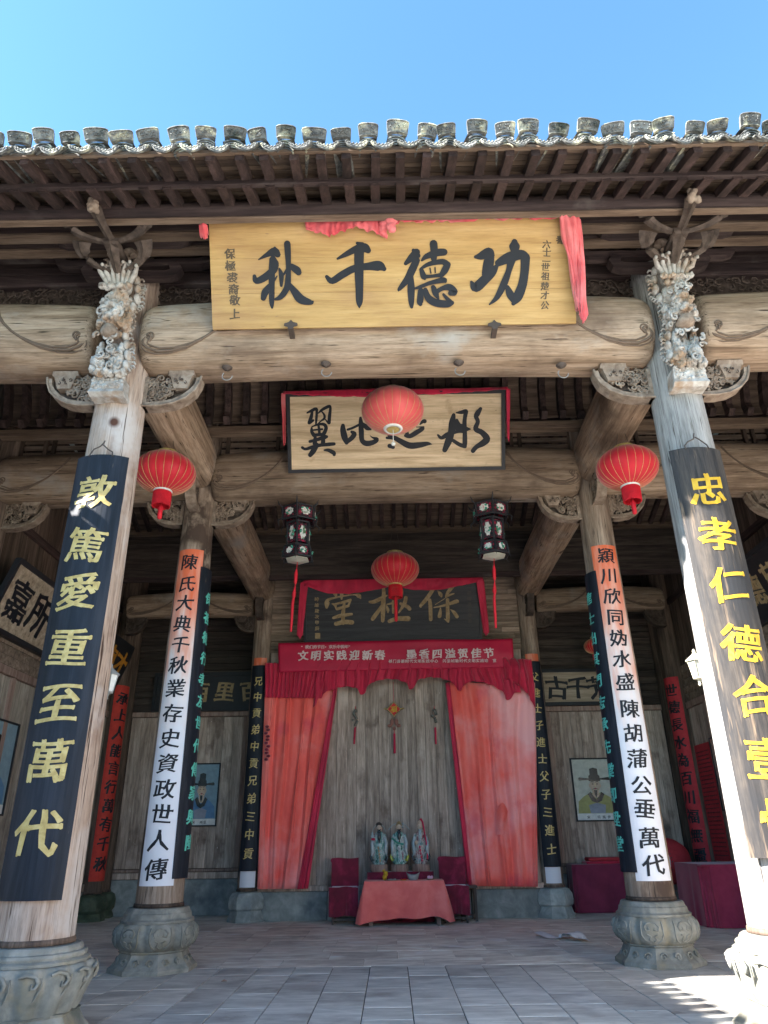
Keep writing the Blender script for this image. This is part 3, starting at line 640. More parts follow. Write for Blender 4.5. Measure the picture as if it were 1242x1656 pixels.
def drip_mesh(seed):
    r = random.Random(seed); mb = MB(); R = .15
    pts = []
    for i in range(9):
        a = -.86+1.72*i/8; h = .082*(1-.5*(abs(i-4)/4)**2)+r.uniform(-.004, .004)
        pts.append(((R*sin(a), -.055, .10-R*cos(a)+.02), (R*sin(a)*1.02, -.085, .10-R*cos(a)+.02-h)))
    for i in range(8):
        (a, b), (c, d) = pts[i], pts[i+1]; o = lambda p: (p[0], p[1]+.02, p[2])
        mb.add([a, c, d, b, o(a), o(c), o(d), o(b)], [(0, 3, 2, 1), (4, 5, 6, 7), (0, 1, 5, 4), (3, 7, 6, 2)])
    for q in range(7): 
        a = -.72+1.44*q/6; mb.ell((R*sin(a), -.09, .10-R*cos(a)-.008), (.013, .008, .012), 5, 3)
        [mb.ell((R*sin(a)*.97+.01*(2*zz-1), -.094-.006*zz, .10-R*cos(a)-.03-.022*zz+.02*abs(a)), (.011, .008, .009), 5, 3) for zz in (0, 1)]
    mb.tube([p[0] for p in pts], .008, 4); mb.tube([p[1] for p in pts], .006, 4)
    a = [(R*sin(-.9+1.8*i/8), -.05, .12-R*cos(-.9+1.8*i/8)) for i in range(9)]; b = [(p[0], .5, p[2]+.555*SL+.11) for p in a]
    mb.loft([a+[(p[0], p[1], p[2]-.015) for p in a[::-1]], b+[(p[0], p[1], p[2]-.015) for p in b[::-1]]], smooth=False)
    return mb
caps = [cap_mesh(s).mesh('cap_tile', m_tile) for s in range(7)]; drips = [drip_mesh(s).mesh('drip_tile', m_tile) for s in range(4)]
for i in range(-20, 21):
    x = i*TP; 
    obj('cap_tile', random.choice(caps), m_tile, roof, loc=(x+random.uniform(-.028, .028), EY+random.uniform(-.02, .02), EZ+.11+random.uniform(-.022, .03)), rot=(random.uniform(-.10, .06), random.uniform(-.12, .12), random.uniform(-.2, .2))).scale = (random.uniform(.88, 1.08), 1, random.uniform(.72, 1.12))
    obj('drip_tile', random.choice(drips), m_tile, roof, loc=(x+TP/2+random.uniform(-.015, .015), EY-.02, EZ+.10+random.uniform(-.01, .01)), rot=(random.uniform(-.1, .1), random.uniform(-.05, .05), random.uniform(-.08, .08)))
mb = MB()
for i in range(-27, 28):
    x = i*TP
    for (ya, yb) in ((EY+.3, 12.6),):
        mb.loft([[(x+p[0], ya, p[2]+roofz(ya)+.12) for p in arcring(.12, 0, 0, -1.4, 1.4, 6, .02)], [(x+p[0], yb, p[2]+roofz(yb)+.12) for p in arcring(.12, 0, 0, -1.4, 1.4, 6, .02)]], smooth=False)
obj('tile_rows', mb, m_tiledk, roof, kind='stuff')
obj('ridge', MB().box(RX0, RX1, 12.45, 12.75, roofz(12.6)+.2, roofz(12.6)+.7, .03), m_tiledk, roof)
# purlins and layered eave beams
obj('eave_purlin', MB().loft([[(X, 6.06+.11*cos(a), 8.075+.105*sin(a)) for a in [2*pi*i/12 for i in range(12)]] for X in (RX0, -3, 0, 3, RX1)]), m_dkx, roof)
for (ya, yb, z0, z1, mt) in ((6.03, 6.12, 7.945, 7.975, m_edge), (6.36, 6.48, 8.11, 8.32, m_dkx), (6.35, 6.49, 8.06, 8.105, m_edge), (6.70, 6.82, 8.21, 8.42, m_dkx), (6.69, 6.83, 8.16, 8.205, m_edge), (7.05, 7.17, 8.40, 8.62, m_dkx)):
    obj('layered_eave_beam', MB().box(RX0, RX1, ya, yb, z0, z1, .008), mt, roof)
fr = thing('carved_frieze', 'dark openwork scroll frieze above the front beam', 'frieze', (0, Y1, 8))
for k, (z0, z1) in enumerate(((7.60, 7.66), (8.08, 8.14), (8.15, 8.30), (8.31, 8.44))):
    obj('frieze_rail', MB().box(-6.5, 6.5, Y1-(.05 if k < 2 else .02), Y1+.06, z0, z1, .008), m_dkx, fr)
obj('upper_panel', MB().box(-6.9, 6.9, Y1+.03, Y1+.08, 8.44, 9.0), m_dkx, fr)
obj('backing_panel', MB().box(-6.5, 6.5, Y1+.05, Y1+.09, 7.66, 8.08), m_carvedk, fr)
pts = [(-6.4+12.8*i/110+random.uniform(-.02, .02), Y1-.0, z+random.uniform(-.02, .02)) for i in range(111) for z in (7.73, 7.87, 8.0)]
openwork('scrollwork', fr, m_carvedk, pts, .062, .014, (0, .03))
# ---- bracket clusters over the front columns
def boat_arm(t, x, y, z, hl, h=.12, lift=.16, th=.12):
    P = [(-hl, lift), (-hl+.06, lift+.10), (-hl+.18, lift+.07), (-hl+.15, lift-.02), (-hl+.2, h), (hl-.2, h), (hl-.15, lift-.02), (hl-.18, lift+.07), (hl-.06, lift+.10), (hl, lift), (hl-.05, .04), (hl-.16, 0), (-hl+.16, 0), (-hl+.05, .04)]
    obj('boat_shaped_arm', MB().prism(P, lambda a, b: (x+a, y-th/2, z+b), lambda a, b: (x+a, y+th/2, z+b)), m_dkx, t)
def leaf_arm(t, a, b, bend, w0, w1, mat):
    a, b, bend = Vector(a), Vector(b), Vector(bend); pts = []; rings = []
    N = 8
    for i in range(N+1):
        k = i/N; p = a*(1-k)**2+(a*.5+b*.5+bend*1.5)*2*k*(1-k)+b*k*k; pts.append(p)
    for i, p in enumerate(pts):
        d = (pts[min(i+1, N)]-pts[max(i-1, 0)]).normalized(); s = Vector((1, 0, 0)) if abs(d.x) < .6 else Vector((0, 1, 0)); u = d.cross(s).normalized(); s = u.cross(d)
        k = i/N; w = (w0+(w1*1.5-w0)*k**1.6); rings.append([p+s*w/2, p+u*w*.30+s*w*.3, p+u*w*.30-s*w*.3, p-s*w/2, p-s*w*.2-u*w*.12, p-u*w*.34, p+s*w*.2-u*w*.12])
    obj('leaf_arm', MB().loft(rings, smooth=False), mat, t)
for sg, nm in ((-1, 'left'), (1, 'right')):
    x = sg*W1
    t = thing('bracket_cluster', 'fan of leaf shaped bracket arms over the %s front column' % nm, 'bracket set', (x, Y1-.3, 7.9))
    for (y, z, hl) in ((6.98, 7.93, .64), (7.0, 8.14, 1.02), (6.88, 8.30, .62), (6.60, 8.12, .85)): boat_arm(t, x, y, z, hl, h=.10, lift=.14)
    obj('hub_block', MB().box(x-.09, x+.09, 6.26, 6.62, 7.84, 7.93, .02), m_carvedk, t)
    leaf_arm(t, (x-.06, 6.62, 7.72), (x-.36, 6.32, 7.92), (-.14, 0, -.04), .08, .15, m_carvedk)
    leaf_arm(t, (x+.06, 6.62, 7.72), (x+.36, 6.32, 7.92), (.14, 0, -.04), .08, .15, m_carvedk)
    leaf_arm(t, (x, 6.6, 7.70), (x, 6.3, 7.90), (0, -.05, 0), .10, .13, m_carvedk)
    leaf_arm(t, (x-.04, 6.32, 7.90), (x-.44, 6.08, 8.07), (-.16, 0, -.06), .08, .15, m_carvedk)
    leaf_arm(t, (x+.04, 6.32, 7.90), (x+.44, 6.08, 8.07), (.16, 0, -.06), .08, .15, m_carvedk)
    leaf_arm(t, (x, 6.28, 7.90), (x-.03, 5.84, 7.93), (0, -.08, -.02), .10, .11, m_carvedk)
    mb = MB()
    for i in range(16): mb.ell((x-.03+random.uniform(-.05, .05), 5.80+random.uniform(-.03, .03), 7.84+i*.011), (.036, .036, .026), 6, 4)
    blob('carved_finial', mb, m_carved, t, .014, .006, 20)
    # carved lion strut on the column front
    t = thing('carved_lion_strut', 'pale carved lion strut on the %s front column' % nm, 'carving', (x, Y1-.35, 6.2))
    t.scale = (.86, 1, 1)
    r = random.Random(5 if sg < 0 else 11); yb = 6.93
    cx = x+sg*-.0
    sl = MB(); w = .25
    for k, (z, ww, yy) in enumerate(((6.13, .215, 6.72), (6.16, .235, 6.66), (6.36, .20, 6.66), (6.38, .18, 6.68))):
        pass
    sl.loft([[(cx-ww, 7.02, z), (cx-ww, yy, z), (cx+ww, yy, z), (cx+ww, 7.02, z)] for z, ww, yy in ((6.12, .225, 6.86), (6.15, .235, 6.80), (6.2, .22, 6.82), (6.36, .205, 6.82), (6.38, .17, 6.84))], smooth=False)
    for i in range(40): sl.ell((cx+r.uniform(-.2, .2), 6.82, r.uniform(6.2, 6.36)), (r.uniform(.02, .04), .02, r.uniform(.012, .03)), 6, 4)
    obj('carved_base', sl, m_carve, t)
    mb = MB()
    def E(dx, y, z, a, b, c): mb.ell((cx+dx, y+max(0, 7.5-z)*.11, z), (a, b, c), 12, 8)
    for i in range(11): E(-.19+.038*i, 6.66+.02*sin(i*2.1), 6.40+.03*cos(i*1.7), .045, .06, .045)       # clouds over the base
    E(-.12, 6.64, 6.50, .08, .07, .09); E(.10, 6.66, 6.52, .09, .07, .10); E(.17, 6.70, 6.47, .05, .06, .10); E(-.2, 6.70, 6.56, .05, .06, .06)
    E(0, 6.80, 6.62, .15, .12, .24)                                                                       # chest
    E(-.13, 6.66, 6.66, .04, .05, .14); E(.13, 6.68, 6.66, .045, .05, .15)                                # fore legs
    obj_l = blob('clouds_and_paws', mb, m_carve, t, .011, .024, 13)
    mb = MB(); E(.0, 6.60, 6.86, .125, .12, .075); E(0, 6.58, 6.90, .10, .09, .05)
    blob('lower_jaw', mb, m_carved, t, .016, .004, 10)
    mb = MB(); E(0, 6.64, 7.06, .15, .13, .12); E(.0, 6.53, 7.03, .055, .06, .045)
    for s in (-1, 1): 
        E(.07*s, 6.54, 7.10, .045, .045, .04); E(.10*s, 6.56, 7.16, .06, .05, .03); E(.16*s, 6.64, 7.0, .05, .07, .07); E(.13*s, 6.58, 6.97, .04, .05, .025); E(.05*s, 6.50, 6.985, .03, .03, .02)
        E(.19*s, 6.70, 7.12, .04, .06, .06)
    E(0, 6.58, 7.20, .10, .08, .05)
    for i in range(16): a = i*.4; E(.2*cos(a), 6.70-.02*sin(a*3), 7.04+.15*sin(a), .03, .04, .03)
    blob('lion_face', mb, m_carve, t, .010, .014, 20)
    mb = MB(); E(-.02, 6.76, 7.34, .15, .15, .18); E(.02, 6.70, 7.42, .12, .10, .12); E(.13, 6.8, 7.30, .07, .1, .2)
    for i in range(7): E(-.18+.06*i, 6.60+.02*(i % 2), 7.50, .045, .04, .03)
    for i in range(9): E(-.16+.3*r.random(), 6.62+r.uniform(-.02, .05), 7.24+.2*r.random(), .04, .04, .03)
    blob('collar', mb, m_carve, t, .011, .022, 14)
    openwork('curled_leaves', t, m_carve, [(cx+.2*math.sin(i*2.4)*r.uniform(.5, 1), 6.60+max(0, 7.5-z_)*.11, z_) for i in range(22) for z_ in (r.uniform(6.4, 7.45),)], .045, .019, (-.02, .04), seed=3)
    mb = MB()                                                                                             # mane plumes
    for i in range(13):
        q = i-6; a = q*.13; z0, z1 = 7.52, 7.84-.012*abs(q)+r.uniform(-.04, .02); y0 = 6.62+.05*(i % 2)
        P = [(cx+.020*q, y0+.06, z0), (cx+.031*q, y0+.02, z0+.12), (cx+.040*q, y0-.02, z1-.08), (cx+.047*q+.012*sin(i), y0-.07, z1), (cx+.047*q, y0-.11, z1-.03)]
        mb.tube(P, [.026, .034, .034, .026, .016], 7); mb.ell(P[4], (.026, .022, .024), 7, 5)
    mb.ell((cx, 6.76, 7.62), (.16, .10, .16), 12, 8)
    obj('mane_plumes', mb, m_carve, t)
    mb = MB()                                                                                             # heart shaped volutes on top
    for s in (-1, 1):
        mb.tube(curl((cx+.085*s, 6.62, 7.96), (s*.9, 0, .2), (0, -.1, 1), .09, .9, 14, 1, .6), [.05]*6+[.045]*4+[.03]*4, 8)
        mb.tube([(cx+.16*s, 6.66, 7.86), (cx+.2*s, 6.62, 7.93), (cx+.24*s, 6.60, 7.91)], [.03, .02, .008], 6)
    mb.ell((cx, 6.72, 7.9), (.13, .10, .1))
    obj('heart_volutes', mb, m_carved, t)
    mb = MB()                                                                                             # long side ribbon of scales / fronds toward the column
    s = 1 if sg < 0 else -1
    for i in range(30):
        k = i/29; zz = 7.75-1.35*k; xx = cx+s*(.22+.05*sin(k*9)); 
        mb.tube(curl((xx, 6.83+.04*sin(i), zz), (s, 0, .3), (0, -.2, 1), .05, .8, 7, 1, .6), .014, 5)
        if i % 3 == 0: mb.ell((xx-.04*s, 6.8, zz), (.05, .07, .07), 8, 6)
    obj('side_fronds', mb, m_carve, t)

# ---- ceilings
c1 = thing('crane_neck_ceiling', 'dark ribbed ceiling with hooked rafters over the front bay', 'ceiling', (0, 9, 8.5))
prof = [(7.45, 8.35), (7.7, 8.75), (8.2, 9.05), (8.9, 9.15), (9.5, 9.08), (9.95, 8.85), (10.22, 8.45), (10.33, 8.05), (10.30, 7.88), (10.22, 7.80)]
def prof_strip(x0, x1, off, th, p=prof):
    rings = []
    for i, (y, z) in enumerate(p):
        a, b = p[max(i-1, 0)], p[min(i+1, len(p)-1)]; d = Vector((b[0]-a[0], b[1]-a[1])).normalized(); nn = (d.y, -d.x)     # inward (down) normal
        y0, z0 = y+nn[0]*off, z+nn[1]*off; y1, z1 = y+nn[0]*(off-th), z+nn[1]*(off-th)
        rings.append([(x0, y0, z0), (x1, y0, z0), (x1, y1, z1), (x0, y1, z1)])
    return MB().loft(rings, smooth=False)
cm = prof_strip(-.05, .05, .13, .14).mesh('hooked_rafter', m_dky)
for i in range(-21, 22): obj('hooked_rafter', cm, m_dky, c1, loc=(i*.31, random.uniform(-.01, .01), random.uniform(-.01, .01)))
bm_ = prof_strip(.055, .255, 0, .03, prof[:-1]).mesh('ceiling_board', m_ceil)
for i in range(-21, 21): obj('ceiling_board', bm_, m_ceil, c1, loc=(i*.31, 0, 0))
obj('ceiling_purlin', MB().box(-6.6, 6.6, 10.28, 10.44, 7.66, 7.80, .01), m_edge, c1)
obj('upper_tie', MB().box(-6.6, 6.6, 10.7, 10.82, 7.98, 8.4, .01), m_dkx, c1)
obj('crown_purlin', MB().box(-6.6, 6.6, 8.8, 8.95, 8.8, 8.95, .01), m_dkx, c1)
lat = thing('clerestory_lattice', 'dark slatted band between the second beam and the ribbed ceiling', 'lattice', (0, Y2, 7.7))
for i in range(-44, 45):
    if i % 7 in (0, 1): obj('lattice_post', MB().box(i*.145-.03, i*.145+.03, 10.86, 10.92, 7.45, 8.0), m_dkz, lat)
for k in range(4): obj('lattice_slat', MB().box(-6.5, 6.5, 10.93, 10.96, 7.5+k*.13, 7.585+k*.13, .004), m_slat, lat)
c2 = thing('rear_ceiling', 'sloping plank ceiling with rafters above the altar', 'ceiling', (0, 14, 8.8))
zc2 = lambda y: 8.14+(15.3-y)*.36
rr_ = MB().loft([[(-.045, 11, zc2(11)-.10), (.045, 11, zc2(11)-.10), (.045, 11, zc2(11)), (-.045, 11, zc2(11))], [(-.045, 15.35, zc2(15.35)-.10), (.045, 15.35, zc2(15.35)-.10), (.045, 15.35, zc2(15.35)), (-.045, 15.35, zc2(15.35))]], smooth=False).mesh('ceiling_rafter', m_dky)
for i in range(-24, 25): obj('ceiling_rafter', rr_, m_dky, c2, loc=(i*.27, 0, 0))
y = 11.0
while y < 15.4:
    w = random.uniform(.12, .2); obj('ceiling_plank', MB().prism([(y, zc2(y)), (y+w-.006, zc2(y+w)), (y+w-.006, zc2(y+w)+.03), (y, zc2(y)+.03)], lambda a, b: (-6.6, a, b), lambda a, b: (6.6, a, b)), m_ceil, c2); y += w
obj('ceiling_purlin', MB().box(-6.6, 6.6, 15.3, 15.46, 7.98, 8.1, .01), m_edge, c2)
m_slatd = wood('dark_slat_wood', 'x', (.018, .014, .012), (.040, .030, .025), (.08, .062, .05), rnd=.3)  # darker tone of the slat wood, for hanging planks and back wall
for k in range(5): obj('hanging_wall_plank', MB().box(-6.6, 6.6, 15.52+.004*(k % 2), 15.56+.004*(k % 2), 7.02+k*.2, 7.215+k*.2, .004), m_slatd, c2)
obj('hanging_rail', MB().box(-6.6, 6.6, 15.5, 15.6, 6.9, 7.01, .008), m_dkx, c2)
obj('back_ceiling', MB().box(-6.6, 6.6, 15.6, 18.1, 7.8, 7.85), m_dkx, c2)
# ---- altar wall
aw = obj('altar_wall', MB().box(-W3, W3, Y3+.06, Y3+.14, .5, 8), m_dkx); aw['kind'] = 'structure'
x = -2.92
while x < 2.9:
    w = random.choice((.20, .235, .27, .3)); w = min(w, 2.93-x)
    obj('wall_plank', MB().box(x, x+w-.006, Y3-.0+random.uniform(-.006, .006), Y3+.055, .62, 5.5, .004), m_plank, aw); x += w
obj('wall_sill', MB().box(-2.95, 2.95, Y3-.10, Y3+.06, .53, .63, .01), m_plank, aw)
for k in range(17):
    z = 5.5+k*.135; x = -2.95
    while x < 2.9:
        w = min(random.uniform(.9, 1.9), 2.95-x); obj('upper_slat', MB().box(x, x+w-.006, Y3-.02+random.uniform(-.01, .01), Y3+.05, z, z+.128, .006), m_slat, aw); x += w
ab = obj('altar_stone_base', MB().box(-2.9, 2.9, Y3-.06, Y3+.2, -.02, .53, .01), m_grout); ab['kind'] = 'structure'
for xa, xb in ((-2.88, -1.5), (-1.49, 0), (.01, 1.45), (1.46, 2.88)): obj('base_slab', MB().box(xa, xb-.01, Y3-.10+random.uniform(-.01, .01), Y3-.05, .0, .525, .008), m_stoneb, ab)
# ---- walls of the side bays
def wall_panel(par, pf, a0, a1, z0, z1, mat, w=.24):
    a = a0
    while a < a1-.02:
        q = min(random.uniform(w*.8, w*1.25), a1-a); d = random.uniform(0, .008)
        p, r = pf(a, d), pf(a+q-.005, .05+d); obj('wall_plank', MB().box(min(p[0], r[0]), max(p[0], r[0]), min(p[1], r[1]), max(p[1], r[1]), z0, z1, .003), mat, par); a += q
m_plank2 = wood('pale_plank_wood', 'z', (.17, .14, .11), (.29, .25, .20), (.42, .37, .31), rnd=.1, patch=[((.12, .09, .07), 1.2, (.56, .74))], fleck=(.08, .06, .05), fth=(.72, .75), fsc=(5, 5, 3))
m_rail = wood('reddish_rail_wood', 'z', (.16, .09, .07), (.26, .17, .135), (.36, .26, .21), rnd=.1)
for sg, nm in ((-1, 'left'), (1, 'right')):
    bw = obj('back_wall', MB().box(*sorted((sg*3.0, sg*7.0)), YB+.06, YB+.2, -.3, 9.5), m_dkx); bw['kind'] = 'structure'
    obj('stone_base', MB().box(*sorted((sg*3.2, sg*6.6)), YB-.03, YB+.06, 0, .72, .01), m_stoneb, bw)
    obj('sill', MB().box(*sorted((sg*3.2, sg*6.6)), YB-.05, YB+.06, .73, .86, .01), m_plank, bw)
    obj('rail', MB().box(*sorted((sg*3.2, sg*6.6)), YB-.04, YB+.06, .87, .93, .01), m_rail, bw)
    wall_panel(bw, (lambda a, d: (a, YB-.008+d, 0)), min(sg*3.3, sg*6.45), max(sg*3.3, sg*6.45), .94, 4.25, m_plank)
    obj('rail', MB().box(*sorted((sg*3.2, sg*6.6)), YB-.06, YB+.06, 4.26, 4.38, .01), m_rail, bw)
    for k in range(22):
        z = 4.4+k*.165; obj('upper_slat', MB().box(*sorted((sg*3.2, sg*6.55)), YB-.02-random.uniform(0, .02), YB+.05, z, z+.155, .006), m_slatd, bw)
    for xx in (3.62, 5.35): obj('wall_stud', MB().box(*sorted((sg*xx, sg*(xx+.1))), YB-.055, YB+.05, .94, 4.25, .008), m_rail, bw)
    # cross partition between altar wall and back wall
    pw = obj('altar_side_wall', MB().box(*sorted((sg*3.0, sg*3.1)), Y3+.15, YB+.05, -.3, 8), m_slat); pw['kind'] = 'structure'
    sw = obj('side_wall', MB().box(*sorted((sg*(XS+.06), sg*(XS+.3))), 6.0, YB+.2, -.4, 9.6), m_plaster); sw['kind'] = 'structure'
    obj('stone_base', MB().box(*sorted((sg*(XS-.04), sg*(XS+.06))), 6.0, YB, 0, .55, .01), m_stoneb, sw)
    for z0, z1, mt in ((.56, .70, m_plank), (4.12, 4.26, m_rail), (6.6, 6.75, m_dky)):
        obj('rail', MB().box(*sorted((sg*(XS-.05), sg*(XS+.06))), 6.0, YB, z0, z1, .01), mt, sw)
    wall_panel(sw, (lambda a, d: (sg*(XS-d*0.5)+sg*0, a, 0) if d < .05 else (sg*(XS+.055), a, 0)), 6.1, YB-.05, .71, 4.11, m_plank2 if sg < 0 else m_plank, .3)
    for k in range(14):
        z = 4.27+k*.166; 
        if k > 4: continue
        obj('upper_slat', MB().box(*sorted((sg*(XS-.01-random.uniform(0, .015)), sg*(XS+.055))), 6.0, YB, z, z+.16, .006), m_slat, sw)
    wall_panel(sw, (lambda a, d: (sg*(XS-d*.5), a, 0) if d < .05 else (sg*(XS+.055), a, 0)), 6.1, YB-.05, 5.1, 6.59, m_dkz, .28)
    wall_panel(sw, (lambda a, d: (sg*(XS-d*.5), a, 0) if d < .05 else (sg*(XS+.055), a, 0)), 6.1, YB-.05, 6.76, 9.0, m_dkz, .34)
    for yy in (8.6, 12.4, 14.4, 15.9):
        obj('wall_stud', MB().box(*sorted((sg*(XS-.055), sg*(XS+.05))), yy, yy+.12, .71, 4.11, .008), m_rail, sw)
obj('rear_wall', MB().box(-7, 7, YB+.25, YB+.4, -.3, 9.6), m_plaster)['kind'] = 'structure'
# ------------------------------------------------------------------ signboards
def board_axes(yb, zb, yt, zt):
    V = Vector((0, yt-yb, zt-zb)); L = V.length; V.normalize(); return V, Vector((0, -V.z, V.y)), L
def signboard(label, cx, hw, yb, zb, yt, zt, mat, frame=None, th=.06):
    t = thing('signboard', label, 'signboard', (cx, yb, zb)); V, N, L = board_axes(yb, zb, yt, zt); O = Vector((cx, yb, zb))
    P = lambda u, v, w: O+Vector((1, 0, 0))*u+V*v+N*w
    n = 3; 
    for k in range(n):
        a, b = L*k/n, L*(k+1)/n-.002
        mb = MB(); mb.add([P(x, v, w) for w in (0, -th) for v in (a, b) for x in (-hw, hw)], [(0, 1, 3, 2), (4, 6, 7, 5), (0, 4, 5, 1), (2, 3, 7, 6), (0, 2, 6, 4), (1, 5, 7, 3)])
        obj('board', mb, mat, t)
    if frame:
        f = .055
        for (a0, a1, b0, b1) in ((-hw-f, hw+f, -f, 0), (-hw-f, hw+f, L, L+f), (-hw-f, -hw, 0, L), (hw, hw+f, 0, L)):
            mb = MB(); mb.add([P(x, v, w) for w in (.035, -th-.01) for v in (b0, b1) for x in (a0, a1)], [(0, 1, 3, 2), (4, 6, 7, 5), (0, 4, 5, 1), (2, 3, 7, 6), (0, 2, 6, 4), (1, 5, 7, 3)])
            obj('frame_rail', mb, frame, t)
    return t, P, (O, N), L
t, P1, pl1, L1 = signboard('large ochre signboard with four bold dark characters hung under the eave', -.03, 2.136, 6.78, 6.975, 6.187, 8.03, m_ochre)
A = (400, 380, 5.175); B = (630, 380, 5.175)
for data, o in (
 ('95,207,10 160,170,38 225,140,70 255,165,50; 230,110,25 245,160,50; 215,195,45 232,240,65; 60,345,30 75,385,50 140,360,62 215,300,62 240,255,50; 200,200,30 205,300,52 205,400,52 205,560,42 208,610,18; 190,430,50 150,480,60 135,530,45; 228,380,20 250,345,10; 270,285,18 285,340,42 285,425,24; 300,340,14 340,280,25; 335,75,55 340,150,52 345,280,42 340,400,52 325,460,52 280,520,45 235,540,20; 370,265,50 415,295,62 430,315,52; 355,420,40 400,480,62 450,540,75 530,565,45 548,560,20', A),
 ('755,200,18 830,160,44 920,115,62 980,110,82 1010,130,52; 920,70,25 960,85,50; 665,350,30 710,385,55 800,330,62 900,280,62 1000,265,62 1100,260,85 1145,285,40; 935,120,84 935,300,76 938,450,66 938,560,55 938,610,10', A),
 ('225,145,62 185,190,62 135,240,32; 200,130,32 240,175,40; 225,215,60 190,290,65 150,370,60 85,450,34 75,468,14; 180,350,40 180,450,62 182,560,48 185,605,25; 368,75,66 372,130,62 370,200,50; 270,215,18 310,180,46 400,150,62 455,145,60; 260,285,20 330,245,38 440,225,48 480,250,60; 265,290,35 285,350,50 295,370,20; 485,250,55 460,300,58 430,340,40; 290,352,38 350,347,28 430,337,36; 338,280,12 345,320,12; 380,275,12 382,315,12; 215,450,20 270,430,30 350,400,35 450,380,48 465,390,30; 262,470,50 255,560,55 258,580,35; 300,460,35 325,530,60 390,570,65 480,580,60 520,570,40; 505,560,40 450,500,22; 365,440,40 385,490,52 410,540,15; 390,480,40 440,450,38 500,440,58 540,480,60 510,490,45', B),
 ('720,185,30 770,175,68 830,140,70 850,170,60; 845,160,66 828,240,90 810,330,78; 685,395,25 720,440,80 800,370,80 860,310,70 900,255,30; 1045,60,52 1045,95,90 1045,140,60; 910,235,60 1000,190,90 1100,165,80 1135,190,74; 1135,190,80 1130,300,72 1110,420,75 1070,520,80 1035,575,35; 1040,550,50 1010,500,66 985,440,40; 1020,200,80 1000,290,50 960,400,60 900,520,45 835,583,12', B)):
    brush(data, o[0], o[1], o[2], pl1, m_ink, t)
m_faint = flat('faded_ink', (.10, .075, .05), .7)
f1 = planef(pl1[0], (1, 0, 0), (P1(0, 1, 0)-P1(0, 0, 0)), pl1[1])
def uv1(px, py): 
    d = at(px, py, pl=pl1)-pl1[0]; return d.x, d.dot(P1(0, 1, 0)-P1(0, 0, 0))
for s, xs, ys in (('保極裘裔敬上', (372, 373, 376, 378, 380, 380), (410, 430, 449, 468, 486, 508)), ('六十二世祖楚才公', (884, 884, 884, 882, 882, 881, 881, 881), (395, 407, 418, 432, 447, 463, 478, 494)), ('譽', (906,), (388,))):
    for c, px, py in zip(s, xs, ys):
        u, v = uv1(px, py); put(c, f1, u, v, .125 if s[0] == '保' else .10, m_faint, t, .025, 'small_character', thick=.002)
for px in (471, 799):
    c = at(px, 524, pl=pl1); mb = MB()
    c = c+pl1[1]*.02
    mb.loft([[c+Vector((x*.1, 0, z*.1))+pl1[1]*w for x, z in ((0, .55), (.25, .2), (.75, .05), (.8, -.3), (.3, -.5), (-.3, -.5), (-.8, -.3), (-.75, .05), (-.25, .2))] for w in (0, .02)], smooth=False)
    mb.box(c.x-.03, c.x+.03, c.y-.02, Y1-.35, c.z-.09, c.z-.05)
    obj('iron_bracket', mb, m_iron, t)
t2, P2, pl2, L2 = signboard('tan signboard with four brush characters half hidden by the middle lantern', .017, 1.70, 10.3, 6.96, 9.74, 7.99, m_tan, m_frame)
A = (480, 640, 7.7625); B = (630, 640, 6.9)
for data, o in (
 ('130,215,20 190,185,38 245,165,38 250,220,32 245,300,32 240,360,20; 195,195,30 180,270,45 155,340,42; 165,350,20 205,310,32; 270,220,15 320,175,35 400,135,40 422,150,32 412,250,42 405,340,42; 395,345,22 360,298,15; 310,195,15 345,240,28 345,285,30 300,320,20 260,360,15; 190,390,15 270,360,30 340,360,40 368,400,45 350,460,48 320,495,50; 188,405,26 188,450,40 215,495,50; 272,370,30 282,430,34 285,490,34; 205,432,22 320,420,26; 210,495,40 330,485,40; 165,575,38 250,553,42 350,520,55 375,515,40; 232,505,35 228,600,60; 335,500,45 330,600,58; 70,650,35 110,670,35 200,645,44 300,620,44 400,612,45 470,605,40; 245,620,70 210,690,70 170,745,55; 345,683,20 400,685,45 460,715,55 470,740,40', A),
 ('580,375,50 580,430,72 600,520,80 625,590,50; 630,580,50 690,530,60 722,480,60 690,455,38; 640,425,30 700,405,30 770,370,30 790,350,20; 800,280,35 805,350,60 810,450,66 820,560,62 880,600,70 970,580,60 1005,545,50 950,525,20 920,500,8; 835,350,30 880,400,66 930,425,20', A),
 ('-30,470,30 50,470,50 110,500,58 220,555,72 330,550,65 420,535,45 465,540,15; 0,560,50 40,575,40; 180,445,40 230,450,50 300,410,55 365,370,45 380,350,20; 340,320,15 370,290,40 390,285,50; 300,350,10 380,347,15; 100,200,40 150,300,38 200,430,40; 60,240,30 180,200,36 330,160,30; 0,300,30 -20,400,38 20,470,40', B),
 ('715,215,42 700,300,75 690,400,75 660,500,80 615,605,56; 750,270,30 770,340,70; 690,360,40 780,350,80 850,370,58 900,372,15; 745,190,15 800,185,42 850,172,46 850,190,50 840,250,45 835,320,50 840,420,50 840,540,52 835,570,26; 840,565,45 780,545,45 710,500,40; 540,440,25 580,470,40 650,430,50 760,400,36 840,400,40; 1015,145,38 980,200,60 965,235,50 985,290,45 960,370,56 1030,410,62 1085,480,76 1040,530,70 970,570,52 930,615,50', B)):
    brush(data, o[0], o[1], o[2], pl2, m_ink, t2)
t3, P3, pl3, L3 = signboard('black plaque with three dull gold characters above the altar banner', -.06, 2.0, 16.3, 5.70, 15.85, 6.83, m_black3, m_frame)
A = (515, 940, 8.28); B = (640, 940, 9.55)
